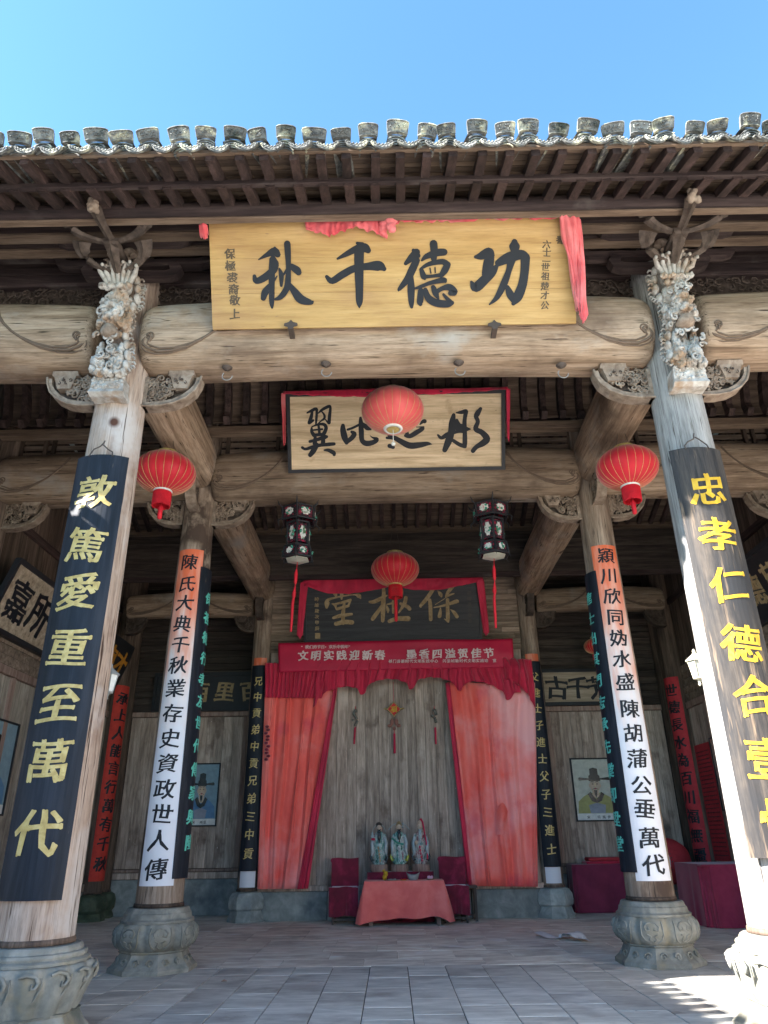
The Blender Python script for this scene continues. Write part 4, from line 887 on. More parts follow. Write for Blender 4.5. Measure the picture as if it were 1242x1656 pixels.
for data, o in (
 ('315,70,60 312,150,55 310,235,25; 180,135,15 225,170,50 240,215,15; 360,160,10 400,120,50 445,105,40; 110,350,35 115,290,70 130,250,40 220,220,25 350,195,22 480,180,18 540,195,60 565,230,15; 180,300,12 225,320,40 235,370,15; 200,310,20 330,280,35 430,250,35; 430,250,30 400,330,25; 250,370,40 400,330,35; 345,300,35 330,430,55; 200,490,35 300,460,50 445,440,35; 330,430,50 330,560,50; 235,570,55 350,545,60 450,550,60', A),
 ('870,90,45 875,160,50 870,250,60 865,400,60 860,530,45; 685,275,30 740,275,50 840,230,50 915,190,20; 870,310,50 810,390,50 750,470,55 725,505,50; 910,320,12 930,380,40 930,420,15; 920,310,20 1000,290,30; 1000,270,36 1000,420,30; 1170,220,50 1150,300,50 1075,420,20; 1100,300,38 1190,340,50 1220,370,50; 950,535,50 1060,500,60 1200,500,70; 960,100,20 1100,90,30 1120,180,24 1060,220,20', A),
 ('600,80,60 540,180,60 470,280,60 390,370,50 385,395,30; 525,290,50 535,400,60 540,590,55; 650,150,15 690,200,60 705,235,30; 700,85,18 800,90,28 880,60,60 860,100,60 800,180,50 775,245,30; 780,240,30 840,210,30 900,190,15; 610,360,10 760,265,12; 590,405,18 700,385,30 820,350,45 940,310,60 960,320,30; 800,285,55 800,400,55 805,560,60 810,625,30; 750,580,10 800,610,40; 690,415,18 685,480,50 675,540,60; 845,435,10 900,480,50 945,545,55', B)):
    brush(data, o[0], o[1], o[2], pl3, m_goldd, t3)
f3 = planef(pl3[0], (1, 0, 0), P3(0, 1, 0)-P3(0, 0, 0), pl3[1])
for i, c in enumerate('時維歲次甲辰'): put(c, f3, -1.75, .93-i*.135, .10, m_goldd, t3, .02, 'small_character')
for i, c in enumerate('欽賜進士及第'): put(c, f3, 1.78, 1.02-i*.13, .10, m_black3 if 0 else m_iron, t3, .01, 'small_character')
mb = MB(); mb.add([f3(-1.80, .02, .003), f3(-1.68, .02, .003), f3(-1.68, .15, .003), f3(-1.80, .15, .003)], [(0, 1, 2, 3)]); obj('seal_mark', mb, m_goldd, t3)
# red cloths over the three boards
def cloth(name, label, top, bot, mat, nu=60, nv=10, amp=.02, fr=30, seed=1, cat='cloth', thick=.006, parent=None, out=Vector((0, -1, 0)), vn=0):
    "cloth between two polylines of points"
    def pl(P, k):
        P = [Vector(p) for p in P]; k *= len(P)-1; i = min(int(k), len(P)-2); f = k-i; f = f*f*(3-2*f)*.35+f*.65; return P[i].lerp(P[i+1], f)
    def fn(u, v):
        a, b = pl(top, u), pl(bot, u); p = a.lerp(b, v); q = noise.noise(Vector((u*fr, v*1.2+seed, seed*3.1)))+.5*noise.noise(Vector((u*fr*2.3+v*3, v*2.5, seed)))
        q2 = noise.noise(Vector((u*4+seed, v*3, 5)))
        return p+out*(amp*(q*(.35+.65*v)+vn*q2)+.012)+Vector((0, 0, amp*.25*q2))
    mb = MB().grid(fn, nu, nv); o = obj(name, mb, mat, parent, label if parent is None else None)
    if parent is None: o['category'] = cat
    q = o.modifiers.new('t', 'SOLIDIFY'); q.thickness = thick; return o
T1 = lambda u, v, w=0: P1(u, L1+v, w)
cloth('red_cloth', 'bunched red cloth knotted along the top of the ochre signboard', [T1(-1.02, .03, .0), T1(-.6, .05), T1(-.2, .1), T1(0, .06), T1(.8, .07), T1(2.13, .07)], [T1(-1.0, -.12, .05), T1(-.72, -.19, .06), T1(-.45, -.1, .07), T1(-.15, -.18, .08), T1(.1, -.05, .05), T1(.6, -.05, .04), T1(1.4, -.03, .03), T1(2.13, -.03, .03)], m_pinkc, 130, 9, .05, 44, 3)
mb = MB()
for i in range(9): mb.ell((-.09+random.uniform(-.06, .07), 6.12+random.uniform(-.02, .03), 7.93+random.uniform(-.1, .08)), (.05, .035, .05), 8, 6)
mb.tube([P1(-.1, L1-.05, .05), P1(-.12, L1-.16, .06), P1(-.06, L1-.22, .05)], [.06, .045, .01], 7)
kn = blob('cloth_knot', mb, m_pinkc, None, .014, .012, 22); tag(kn, 'small red cloth knot on the ochre signboard above its second character', 'cloth')
E_ = lambda px, py, y: at(px, py, y=y)
cloth('faded_cloth_tail', 'pink faded cloth tail hanging at the right end of the ochre signboard', [E_(905, 352, 6.12), E_(920, 349, 6.1), E_(934, 350, 6.12), E_(938, 356, 6.16)], [E_(930, 496, 6.62), E_(935, 508, 6.58), E_(942, 526, 6.60), E_(951, 508, 6.66)], m_pinkc, 30, 60, .075, 11, 9, vn=1.2)
cloth('red_cloth_end', 'small crumpled red cloth end at the left corner of the ochre signboard', [E_(322, 364, 6.14), E_(329, 362, 6.1), E_(336, 366, 6.14)], [E_(324, 384, 6.24), E_(331, 388, 6.2), E_(337, 380, 6.24)], m_pinkc, 10, 8, .05, 9, 4)
T2 = lambda u, v, w=0: P2(u, L2+v, w)
cloth('red_cloth', 'crimson cloth edging the top of the tan signboard behind the lantern', [T2(-1.8, .08), T2(-.6, .10), T2(.6, .08), T2(1.8, .09)], [T2(-1.8, .03, .05), T2(-.9, -.02, .05), T2(0, -.03, .05), T2(.9, -.0, .05), T2(1.8, .05, .05)], m_val, 90, 5, .03, 30, 5)
for sg, nm in ((-1, 'left'), (1, 'right')):
    cloth('red_cloth_strip', 'narrow crimson cloth strip down the %s side of the tan signboard' % nm, [T2(sg*1.77, .06, .03), T2(sg*1.84, .06, .02)], [T2(sg*1.78, -.75, .03), T2(sg*1.82, -.78, .02)], m_pinkc if sg < 0 else m_val, 4, 24, .06, 5, 6+sg)
    T3 = lambda u, v, w=0: P3(u, L3+v, w)
    cloth('red_cloth_drop', 'crimson cloth hanging down the %s side of the black plaque' % nm, [T3(sg*1.93, .12, .06), T3(sg*2.02, .14, .05), T3(sg*2.12, .10, .04)], [T3(sg*2.08, -L3+.12, .06), T3(sg*2.14, -L3+.02, .05), T3(sg*2.22, -L3+.12, .04)], m_val, 10, 24, .05, 6, 12+sg)
cloth('red_cloth_swag', 'crimson swag drooping in two curves over the black plaque', [T3(-2.05, .16), T3(-1, .2), T3(0, .16), T3(1, .18), T3(2.1, .22)], [T3(-2.02, .02, .07), T3(-1.5, -.15, .08), T3(-1.0, -.18, .08), T3(-.45, -.10, .08), T3(0, -.02, .08), T3(.5, -.12, .08), T3(1.1, -.12, .08), T3(1.7, 0, .08), T3(2.1, .06, .06)], m_val, 90, 10, .05, 18, 8)

# ------------------------------------------------------------------ couplet boards
def curved_board(name, label, cx, cy, R, half, z0, z1, mat, face=-pi/2, th=.03, cat='couplet board', group=None, hook=False, ztop_round=0):
    t = thing(name, label, cat, (cx+R*cos(face), cy+R*sin(face), z0), group); n = 12
    rf = R if callable(R) else (lambda z: R)
    def P(u, z, w=0): a = face+u/R; q = R+w; return (cx+q*cos(a), cy+q*sin(a), z)
    mb = MB(); us = [-half+2*half*i/n for i in range(n+1)]
    rings = []
    for k in range(9):
        z = z0+(z1-z0)*k/8; rings.append([P(u, z, th) for u in us]+[P(u, z, 0) for u in us[::-1]])
    mb.loft(rings, smooth=False); obj('board', mb, mat, t)
    if hook:
        mb = MB(); w = .12
        mb.tube([P(-w, z1-.02, th+.01), P(-w, z1+.03, .02), P(-w*.7, z1+.07, .03), P(-.02, z1+.10, .03), P(0, z1+.16, .0), P(.01, z1+.19, .0)], .008, 5)
        mb.tube([P(w, z1-.02, th+.01), P(w*.95, z1+.04, .02), P(w*.6, z1+.06, .03), P(.03, z1+.10, .03), P(.0, z1+.13, .02)], .008, 5)
        obj('hanging_wire', mb, m_iron, t)
    return t, (lambda u, v, w: P(u, v, th+w+.003))
GB = 'long black couplet boards on the front columns'
t, f = curved_board('couplet_board', 'long black board with gold characters on the left front column', -3.30, 7.42, .47, .285, 1.05, 5.40, m_blackb, hook=True, group=GB)
for c, z in zip('敦篤愛重至萬代', (4.95, 4.33, 3.82, 3.25, 2.71, 2.20, 1.58)): put(c, f, .0, z, .40, m_gold, t, .019, thick=.006, sx=1.0)
t, f = curved_board('couplet_board', 'long weathered board with bright gold characters on the sunlit right front column', 3.27, 7.42, .47, .285, 1.30, 5.37, m_blackw, hook=True, group=GB)
for c, z in zip('忠孝仁德合壹骨', (4.86, 4.33, 3.79, 3.19, 2.68, 2.12, 1.60)): put(c, f, .02, z, .39, m_goldb, t, .019, thick=.006)
def conic(cx, cy, kind, dr, face=-pi/2):
    return lambda u, v, w: (cx+(colr(kind, v)+dr+w)*cos(face+u/.28), cy+(colr(kind, v)+dr+w)*sin(face+u/.28), v)
def strip_on(name, label, cx, cy, kind, dr, half, z0, z1, mat, face=-pi/2, cat='couplet strip', th=.004):
    t = thing(name, label, cat, (cx, cy-.3, z0), 'couplets on the inner columns'); f = conic(cx, cy, kind, dr, face); n = 12; rings = []
    for k in range(15):
        z = z0+(z1-z0)*k/14; h = half*colr(kind, z)/.29 if kind == 'inner' else half; h = half
        us = [(-h+2*h*i/n) for i in range(n+1)]; rings.append([f(u, z, th) for u in us]+[f(u, z, 0) for u in us[::-1]])
    obj('board', MB().loft(rings, smooth=False), mat, t); return t, (lambda u, v, w: f(u, v, w+th+.003))
t, f = strip_on('painted_couplet', 'white and orange painted strip of black characters on the left second row column', -W2, Y2, 'inner', .004, .225, .97, 5.70, m_paper)
for c, z in zip('陳氏大典千秋業存史資政世人傳', (5.48, 5.12, 4.82, 4.49, 4.165, 3.86, 3.53, 3.17, 2.82, 2.49, 2.16, 1.835, 1.51, 1.17)): put(c, f, -.005, z, .27, m_ink, t, .015, thick=.002, sx=1.05)
t, f = strip_on('painted_couplet', 'white and orange painted strip of black characters on the right second row column', W2, Y2, 'inner', .004, .225, .95, 5.66, m_paper)
for c, z in zip('穎川欣同妫水盛陳胡蒲公垂萬代', (5.48, 5.15, 4.82, 4.49, 4.165, 3.85, 3.52, 3.14, 2.80, 2.465, 2.12, 1.82, 1.46, 1.14)): put(c, f, .005, z, .265, m_ink, t, .015, thick=.002, sx=1.05)
t, f = strip_on('side_couplet', 'narrow black board with turquoise characters beside the left white strip', -W2, Y2, 'inner', .012, .20, 1.05, 5.42, m_blackb, face=-.16, th=.02)
for c, z in zip('保祖德行孝友世代傳家興隆', [4.95-i*.315 for i in range(12)]): put(c, f, .02 if t.location.x < 0 else -.02, z, .20, m_teal, t, .03, thick=.003)
t, f = strip_on('side_couplet', 'narrow black board with turquoise characters beside the right white strip', W2, Y2, 'inner', .012, .20, 1.05, 5.25, m_blackb, face=pi+.16, th=.02)
for c, z in zip('進士出其門志承先業即陞堂', [4.85-i*.315 for i in range(12)]): put(c, f, .02 if t.location.x < 0 else -.02, z, .20, m_teal, t, .03, thick=.003)
for sg, s, nm in ((-1, '兄中貢弟中貢兄弟三中貢', 'left'), (1, '父進士子進士父子三進士', 'right')):
    t, f = strip_on('altar_couplet', 'black board of small gold characters on the %s altar column' % nm, sg*3.14, Y3, 'back', .02, .215, .92, 5.16, m_blackb, th=.02)
    for k, c in enumerate(s): put(c, f, 0, 4.80-k*(3.55/10), .22, m_gold, t, .016)
    t, f = strip_on('faded_strip', 'remnant of faded red strip behind the %s altar couplet' % nm, sg*3.14, Y3, 'back', .004, .21, .62, 5.34, m_paper)
# ------------------------------------------------------------------ banner, valance, curtains
YC = 16.42
b = thing('slogan_banner', 'crimson cloth banner with white slogan above the curtains', 'banner', (0, 16.3, 5))
q = lambda px, py: at(px, py, y=16.28)
bt, bb = [q(450, 1040), q(640, 1036), q(829, 1033)], [q(451, 1088), q(640, 1083), q(831, 1080)]
cloth('cloth', None, bt, bb, m_ban, 60, 10, .03, 8, 2, parent=b, vn=.8, thick=.004)
bo = Vector((0, 16.22, 5.33)); fb = planef(bo, (1, 0, -.004), (0, 0, 1), (0, -1, 0))
def line(s, px0, px1, py0, py1, size, m, t, f, off=.03, y=16.22, name='character', o=bo):
    n = len(s)
    for i, c in enumerate(s):
        if c in '  ': continue
        k = (i+.5)/n; p = at(px0+(px1-px0)*k, py0+(py1-py0)*k, y=y); put(c, f, p.x-o.x, p.z-o.z, size, m, t, off, name, thick=.001, tilt=0)
line('文明实践迎新春', 480, 625, 1061, 1059, .235, m_wtext, b, fb)
line('墨香四溢贺佳节', 655, 801, 1058, 1055, .235, m_wtext, b, fb)
line('“我们的节日•欢乐中国年”', 487, 570, 1047, 1046, .09, m_wtext, b, fb, .02, name='small_character')
line('祁门县新时代文明实践中心 闪里村新时代文明实践站 宣', 628, 803, 1069.5, 1067.5, .085, m_wtext, b, fb, .02, name='small_character')
def pleats(name, label, tl, tr, bl, br, mat, n, amp, y=YC, nu=160, nv=24, seed=1, hem=None, bulge=0, vis=1):
    def fn(u, v):
        hx = hem(u) if hem else 0
        p = at(tl[0]+(tr[0]-tl[0])*u, tl[1]+(tr[1]-tl[1])*u, y=y); w = at(bl[0]+(br[0]-bl[0])*u, bl[1]+(br[1]-bl[1])*u+hx, y=y); c = p.lerp(w, v)
        s = u*n*2*pi; ph = 2.2*noise.noise(Vector((u*6+seed, v*1.5, 0)))
        d = sin(s+ph)+.45*sin(s*2.3+ph*2+seed); d *= amp*(.55+.45*noise.noise(Vector((u*5, seed, v*2)))+.2)
        return c+Vector((.3*amp*cos(s+ph), -d-bulge*sin(pi*v)*u*(1-u)*4, 0))
    o = obj(name, MB().grid(fn, nu, nv), mat, None, label); o['category'] = 'curtain'; q = o.modifiers.new('t', 'SOLIDIFY'); q.thickness = .006; return o
pleats('red_curtain', 'long bright red curtain left of the altar swept back to the side', (428, 1112), (546, 1106), (415, 1438), (497, 1437), m_curt, 4, .05, seed=1)
pleats('curtain_lining', 'dark red folded inner edge of the left curtain', (540, 1108), (547, 1106), (480, 1438), (499, 1437), m_val, 1.5, .03, y=YC-.06, nu=24, seed=4)
pleats('red_curtain', 'wide bright red curtain right of the altar with a torn fold', (722, 1104), (866, 1104), (760, 1433), (871, 1434), m_curt, 4.5, .045, seed=2)
pleats('curtain_lining', 'thin dark inner hem of the right curtain', (720, 1105), (727, 1104), (756, 1432), (764, 1433), m_val, 1, .02, y=YC-.05, nu=16, seed=5)
mb = MB().grid(lambda u, v: at(803+18*u*(1-v*.3), 1312+38*v-14*sin(pi*u)*(1-v), y=YC-.06)+Vector((0, -.10*sin(pi*u)*sin(pi*v)-.02, 0)), 8, 8)
o = obj('torn_flap', mb, m_curt, None, 'torn flap folded out of the right curtain'); o['category'] = 'curtain flap'
pleats('valance', 'gathered crimson valance over the left curtain', (428, 1072), (540, 1072), (428, 1128), (520, 1129), m_val, 15, .045, y=YC-.10, seed=3, nu=220)
def hem2(u):
    return 14*abs(sin(u*pi*4.3))**.6*-1+26*(abs(u-.5)*2)**2+10*max(0, sin(u*pi*8.6+1.2))**8
pleats('valance', 'scalloped crimson valance hanging across the centre of the altar opening', (515, 1072), (835, 1068), (505, 1112), (842, 1106), m_val, 20, .05, y=YC-.12, seed=6, nu=300, hem=hem2)
def hem3(u): return 30*u**3
pleats('valance', 'loose crimson cloth bulging out at the right end of the valance', (812, 1064), (858, 1066), (818, 1098), (866, 1116), m_val, 3, .05, y=YC-.16, seed=7, nu=60, hem=hem3, bulge=.22)
# ------------------------------------------------------------------ lanterns
def round_lantern(label, c, r, wire, ty=1, rot=0):
    t = thing('red_lantern', label, 'lantern', c, 'round red silk lanterns', rot=None)
    x, y, z = c; hh = r*.70
    prof = [(r*max(cos(a), .3), hh*sin(a)) for a in [-1.25+2.5*i/14 for i in range(15)]]
    obj('silk_body', MB().lathe(prof, c, 96, rf=lambda a, z_: 1-.028*abs(sin(12*a+rot))**.5*0-.022*(1-abs(sin(12*a+rot))**.45)), m_silk, t)
    mb = MB()
    for i in range(24):
        a = (i*pi/12)-rot/12
        mb.tube([(x+(q*.984+.003)*cos(a), y+(q*.984+.003)*sin(a), z+w) for q, w in prof], .0035, 4)
    obj('gold_rib', mb, m_gold, t, kind='stuff')
    obj('top_cap', MB().lathe([(r*.28, 0), (r*.34, .01), (r*.34, .05), (r*.28, .06)], (x, y, z+hh*.93), 20), m_gold, t)
    lr = obj('lower_ring', MB().lathe([(r*.26, .03), (r*.30, .025), (r*.31, 0), (r*.27, -.02), (r*.22, -.02), (r*.22, .03)], (x, y, z-hh*.96), 24, cap=False), m_white if ty != 2 else m_gold, t)
    mb = MB(); zb = z-hh*.96
    if ty != 3:
        fl_ = r*.52
        for i in range(40):
            a = i*2*pi/40; q = r*.27; mb.tube([(x+q*cos(a), y+q*sin(a), zb-.02), (x+q*1.03*cos(a), y+q*1.03*sin(a), zb-fl_*.5), (x+q*1.0*cos(a), y+q*1.0*sin(a), zb-fl_-random.uniform(0, .015))], .011, 4)
        obj('fringe', mb, m_tassel, lr, kind='stuff')
        mb = MB(); L = r*(.95 if ty == 1 else 1.5)
        mb.tube([(x, y, zb), (x, y, zb-fl_*.9), (x, y, zb-fl_-.03), (x, y, zb-L), (x, y, zb-L-.02)], [.006, .006, .035, .032, .008], 8)
        obj('tassel', mb, m_tassel, lr)
    else:
        mb.tube([(x, y, z-.1), (x, y, zb-.22)], .006, 5); mb.ell((x, y, zb-.24), (.03, .03, .03)); obj('bulb_pull', mb, m_white, t)
        mb = MB(); mb.lathe([(r*.2, 0), (r*.2, .12), (.03, .16)], (x, y, zb-.02), 12); mb.ell((x+.05, y-.04, zb+.01), (.05, .03, .02)); obj('lamp_fitting', mb, m_gold, t)
    mb = MB()
    for s in (-1, 1): mb.tube([(x+s*.10*r/.4, y, z+hh*.95), (x+s*.03, y, wire-.05), (x, y, wire)], .004, 4)
    obj('hanging_wire', mb, m_iron, t)
    return t
round_lantern('bright red lantern hanging left under the tie beam, its tassel before the side beam', tuple(at(267, 765, y=9.0)), .43, 6.95)
round_lantern('bright red lantern hanging right under the tie beam beside the grey column', tuple(at(1014, 757, y=9.0)), .43, 6.95, rot=.4)
o = round_lantern('pale red lantern in front of the tan signboard', tuple(at(635, 664, y=8.6)), .44, 6.72, ty=3, rot=.2)
m_silk2 = tex('pale_lantern_silk', [(.3, (0.594, 0.068, 0.069)), (.7, (0.702, 0.122, 0.119))], ns=3, bump=.05, rnd=0, rough=.55, sheen=.3)  # paler, pinker red than the silk of the other lanterns
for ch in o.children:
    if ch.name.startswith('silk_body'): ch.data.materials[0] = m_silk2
round_lantern('deep red lantern with long tassel in front of the black plaque', tuple(at(639, 921, y=14.0)), .50, 7.6, ty=2, rot=.7)
t = round_lantern('dim red lantern in the right side bay behind the couplet', tuple(at(962, 1045, y=17.0)), .26, 6.3, ty=2)
# palace lanterns
m_lgr = tex('red_flecked_black', [(.46, (.012, .012, .016)), (.52, (.03, .02, .03)), (.58, (.30, .01, .04))], ns=26, det=3, bump=0, rnd=0)
m_lwh = tex('flower_painted_white', [(.40, (.06, .14, .07)), (.46, (.45, .45, .42)), (.56, (.62, .62, .6)), (.66, (.45, .22, .2))], ns=13, det=4, bump=0, rnd=.1)
def palace(label, c):
    t = thing('palace_lantern', label, 'lantern', c, 'hexagonal black palace lanterns'); x, y, z = c
    def hexp(r, zz, i): a = pi/6+i*pi/3+pi/3; return Vector((x+r*cos(a), y+r*sin(a), z+zz))
    pc = 0
    tiers = ((.30, .29, .92, .70), (.20, .19, .66, .26), (.23, .26, .24, .05))
    for r0, r1, za, zb in tiers:
        mb = MB(); pn = MB(); fw_ = MB()
        for i in range(6):
            a, b, c_, d = hexp(r0, za, i), hexp(r0, za, i+1), hexp(r1, zb, i+1), hexp(r1, zb, i)
            for p, q_ in ((a, b), (b, c_), (c_, d), (d, a)): mb.tube([p, q_], .018, 5)
            m = (a+b+c_+d)/4; n_ = (m-Vector((x, y, m.z))).normalized(); e = (b-a)/2; g = (a-d)/2
            pn.add([m-e*.8-g*.8, m+e*.8-g*.8, m+e*.8+g*.8, m-e*.8+g*.8], [(0, 1, 2, 3)])
            k = 16; ov = [m+n_*.012+(e*.58*cos(j*2*pi/k)+g*.66*sin(j*2*pi/k))*(1 if j % 2 else .82) for j in range(k)]; obj('painted_panel', MB().add(ov, [tuple(range(k))]), m_lwh, t)
            for j in range(5):
                p = m+n_*.02+e*random.uniform(-.25, .25)+g*random.uniform(-.3, .3); mb2.ell(tuple(p), (.03, .012, .025), 6, 4) if False else None
            for s1 in (-1, 1):
                for s2 in (-1, 1): mb.tube(curl(m+n_*.016+e*.68*s1+g*.72*s2, e.normalized(), g.normalized(), .028, 1, 7), .005, 4)
        obj('lattice_frame', mb, m_frame, t); obj('red_ground', pn, m_lgr, t)
        mb = MB()
        for i in range(6):
            a, c_ = hexp(r0, za, i), hexp(r1, zb, i+1); m = (a+c_)/2; n_ = (m-Vector((x, y, m.z))).normalized(); e = Vector((-n_.y, n_.x, 0))
            for j in range(2): p = m+n_*.02+e*random.uniform(-.06, .06)+Vector((0, 0, random.uniform(-.05, .05))); mb.ell(tuple(p), (.022, .022, .018), 6, 4)
        obj('painted_flowers', mb, m_leafg, t)
    mb = MB()
    for i in range(6):
        p = hexp(.30, .92, i); d = Vector((p.x-x, p.y-y, 0)).normalized(); mb.tube([p, p+d*.06+Vector((0, 0, .03)), p+d*.09+Vector((0, 0, .10))], [.016, .014, .004], 5); mb.tube([p+Vector((0, 0, -.2)), p+d*.07+Vector((0, 0, -.26)), p+d*.05+Vector((0, 0, -.34))], [.012, .012, .004], 5)
        p = hexp(.26, .05, i); mb.tube([p, Vector((x, y, z+.02))], .012, 4); mb.tube([p, p+d*.03+Vector((0, 0, -.08))], [.01, .003], 4); mb.tube([hexp(.20, .66, i), hexp(.19, .26, i)], .02, 5)
    mb.tube([(x, y, z+.92), (x, y, z+1.15)], .006, 4)
    obj('corner_ornaments', mb, m_frame, t, kind='stuff')
    obj('base_panel', MB().lathe([(.03, .0), (.20, .03), (.20, .04), (.03, .04)], c, 6, smooth=False, a0=pi/6), m_glassy, t)
    mb = MB(); L = 1.1
    mb.tube([(x, y, z), (x-.01, y, z-.15)], .006, 4); mb.tube([(x-.01, y, z-.12), (x-.015, y, z-.2), (x-.02, y, z-.35), (x-.02, y, z-.38)], [.01, .03, .026, .006], 7)
    mb.tube([(x-.02, y, z-.38), (x-.035, y, z-.55), (x-.04, y, z-.64)], [.006, .035, .008], 7); mb.tube([(x-.04, y, z-.62), (x-.05, y, z-.68), (x-.055, y, z-1.0), (x-.06, y, z-1.15)], [.02, .025, .022, .018], 7)
    obj('tassel', mb, m_tassel, t); return t
palace('hexagonal black lantern with painted white panels hanging left of the middle lantern', tuple(at(481, 909, y=10.9)))
palace('hexagonal black lantern with painted white panels hanging right of the middle lantern', tuple(at(799, 903, y=10.9)))
# hooks under the beams
for (px, py), nm in zip(((367, 598), (527, 592), (742, 590), (908, 594)), ('leftmost', 'second from left', 'third from left', 'rightmost')):
    p = at(px, py, y=7.12); t = thing('iron_hook', 'iron rosette and wire hook under the front beam, %s of four' % nm, 'hook', tuple(p), 'hooks under the front beam')
    obj('rosette', MB().lathe([(.065, 0), (.055, -.015), (.022, -.03), (.008, -.04)], (p.x, p.y, p.z+.03), 12), m_iron, t)
    obj('wire_loop', MB().tube(curl((p.x+.01, p.y, p.z-.09), (1, 0, 0), (0, 0, 1), .06, -.62, 14, 1, 0)+[], .006, 5), m_wire, t)
# wall lamps on the inner side of the front columns
for (px, py), sg, nm in (((176, 1103), -1, 'left'), ((1127, 1080), 1, 'right')):
    p = at(px, py, y=7.62); x, y, z = p; t = thing('coach_lamp', 'cream metal coach lamp behind the %s front column' % nm, 'lamp', tuple(p))
    obj('lamp_roof', MB().lathe([(.11, .07), (.10, .085), (.03, .14), (.015, .16), (.02, .175), (.004, .2)], p, 6, smooth=False), m_lampw if sg > 0 else m_grey, t)
    obj('lamp_glass', MB().lathe([(.055, -.10), (.085, .07)], p, 6, smooth=False), m_glassy if sg > 0 else m_white, t)
    mb = MB()
    for i in range(6): a = i*pi/3; mb.tube([(x+.087*cos(a), y+.087*sin(a), z+.07), (x+.057*cos(a), y+.057*sin(a), z-.10)], .005, 4)
    mb.lathe([(.06, -.115), (.06, -.10), (.02, -.13), (.012, -.16), (.02, -.17), (.003, -.19)], p, 8)
    mb.tube([(x, y, z-.14), (x+sg*.06, y-.05, z-.15), (x+sg*.12, y-.14, z-.06), (x+sg*.16, y-.16, z+.02)], .012, 5)
    obj('lamp_bracket', mb, m_lampw if sg > 0 else m_grey, t)
# ------------------------------------------------------------------ altar
TX0, TX1, TY0, TY1, TZ = -.70, .82, 15.42, 16.0, .755
t = thing('altar_table', 'low wooden table mostly hidden under the coral cloth', 'table', (.06, 15.7, 0))
obj('tabletop', MB().box(TX0+.04, TX1-.04, TY0+.03, TY1, .70, .745, .005), m_dkx, t)
for lx in (TX0+.12, TX1-.12):
    for ly in (TY0+.08, TY1-.08): obj('leg', MB().box(lx-.035, lx+.035, ly-.035, ly+.035, 0, .70, .004), m_rail, t)
obj('stretcher', MB().box(TX0+.12, TX1-.12, TY0+.06, TY0+.1, .16, .22), m_dkx, t)
def tcl(u, v):
    # u around front and sides, v from table edge down
    W_ = TX1-TX0; D_ = TY1-TY0; per = D_+W_+D_; s = u*per; corner = 0
    fl_ = .10*v
    if s < D_: x, y = TX0-fl_, TY1-s; nx, ny = -1, 0
    elif s < D_+W_: x, y = TX0+(s-D_), TY0-fl_*.6; nx, ny = 0, -1
    else: x, y = TX1+fl_, TY0+(s-D_-W_); nx, ny = 1, 0
    for cxx, sg in ((TX0, -1), (TX1, 1)):
        d = math.hypot(x-cxx, y-TY0)
        if d < .22: k = (1-d/.22); x += sg*k*.10*v; y -= k*.12*v
    w = .028*sin(s*13+2*noise.noise(Vector((s*2, 1, 0))))*v**1.2
    k_ = (s-D_)/W_; hem = .655-.055*k_+.07*max(0, 1-abs(k_)/.16)**1.5+.09*max(0, 1-abs(k_-1)/.12)**1.5+.012*sin(s*9)
    return (x+nx*w, y+ny*w, TZ-v*min(hem, .74))
mb = MB().grid(tcl, 120, 14); mb.add([(TX0, TY0, TZ), (TX1, TY0, TZ), (TX1, TY1, TZ), (TX0, TY1, TZ)], [(0, 1, 2, 3)])
o = obj('tablecloth', mb, m_tablec, None, 'coral red cloth draped over the altar table'); o['category'] = 'tablecloth'
t = thing('statue_bench', 'low bench draped in burgundy velvet under the three figurines', 'bench', (0, 16.25, 0))
obj('velvet_drape', MB().grid(lambda u, v: (-.66+1.32*u, 15.98-.015*sin(u*40)*v, .89-.6*v), 60, 8), m_velvet, t)
obj('bench_body', MB().box(-.65, .65, 16.0, 16.55, .0, .885, .02), m_velvet, t)
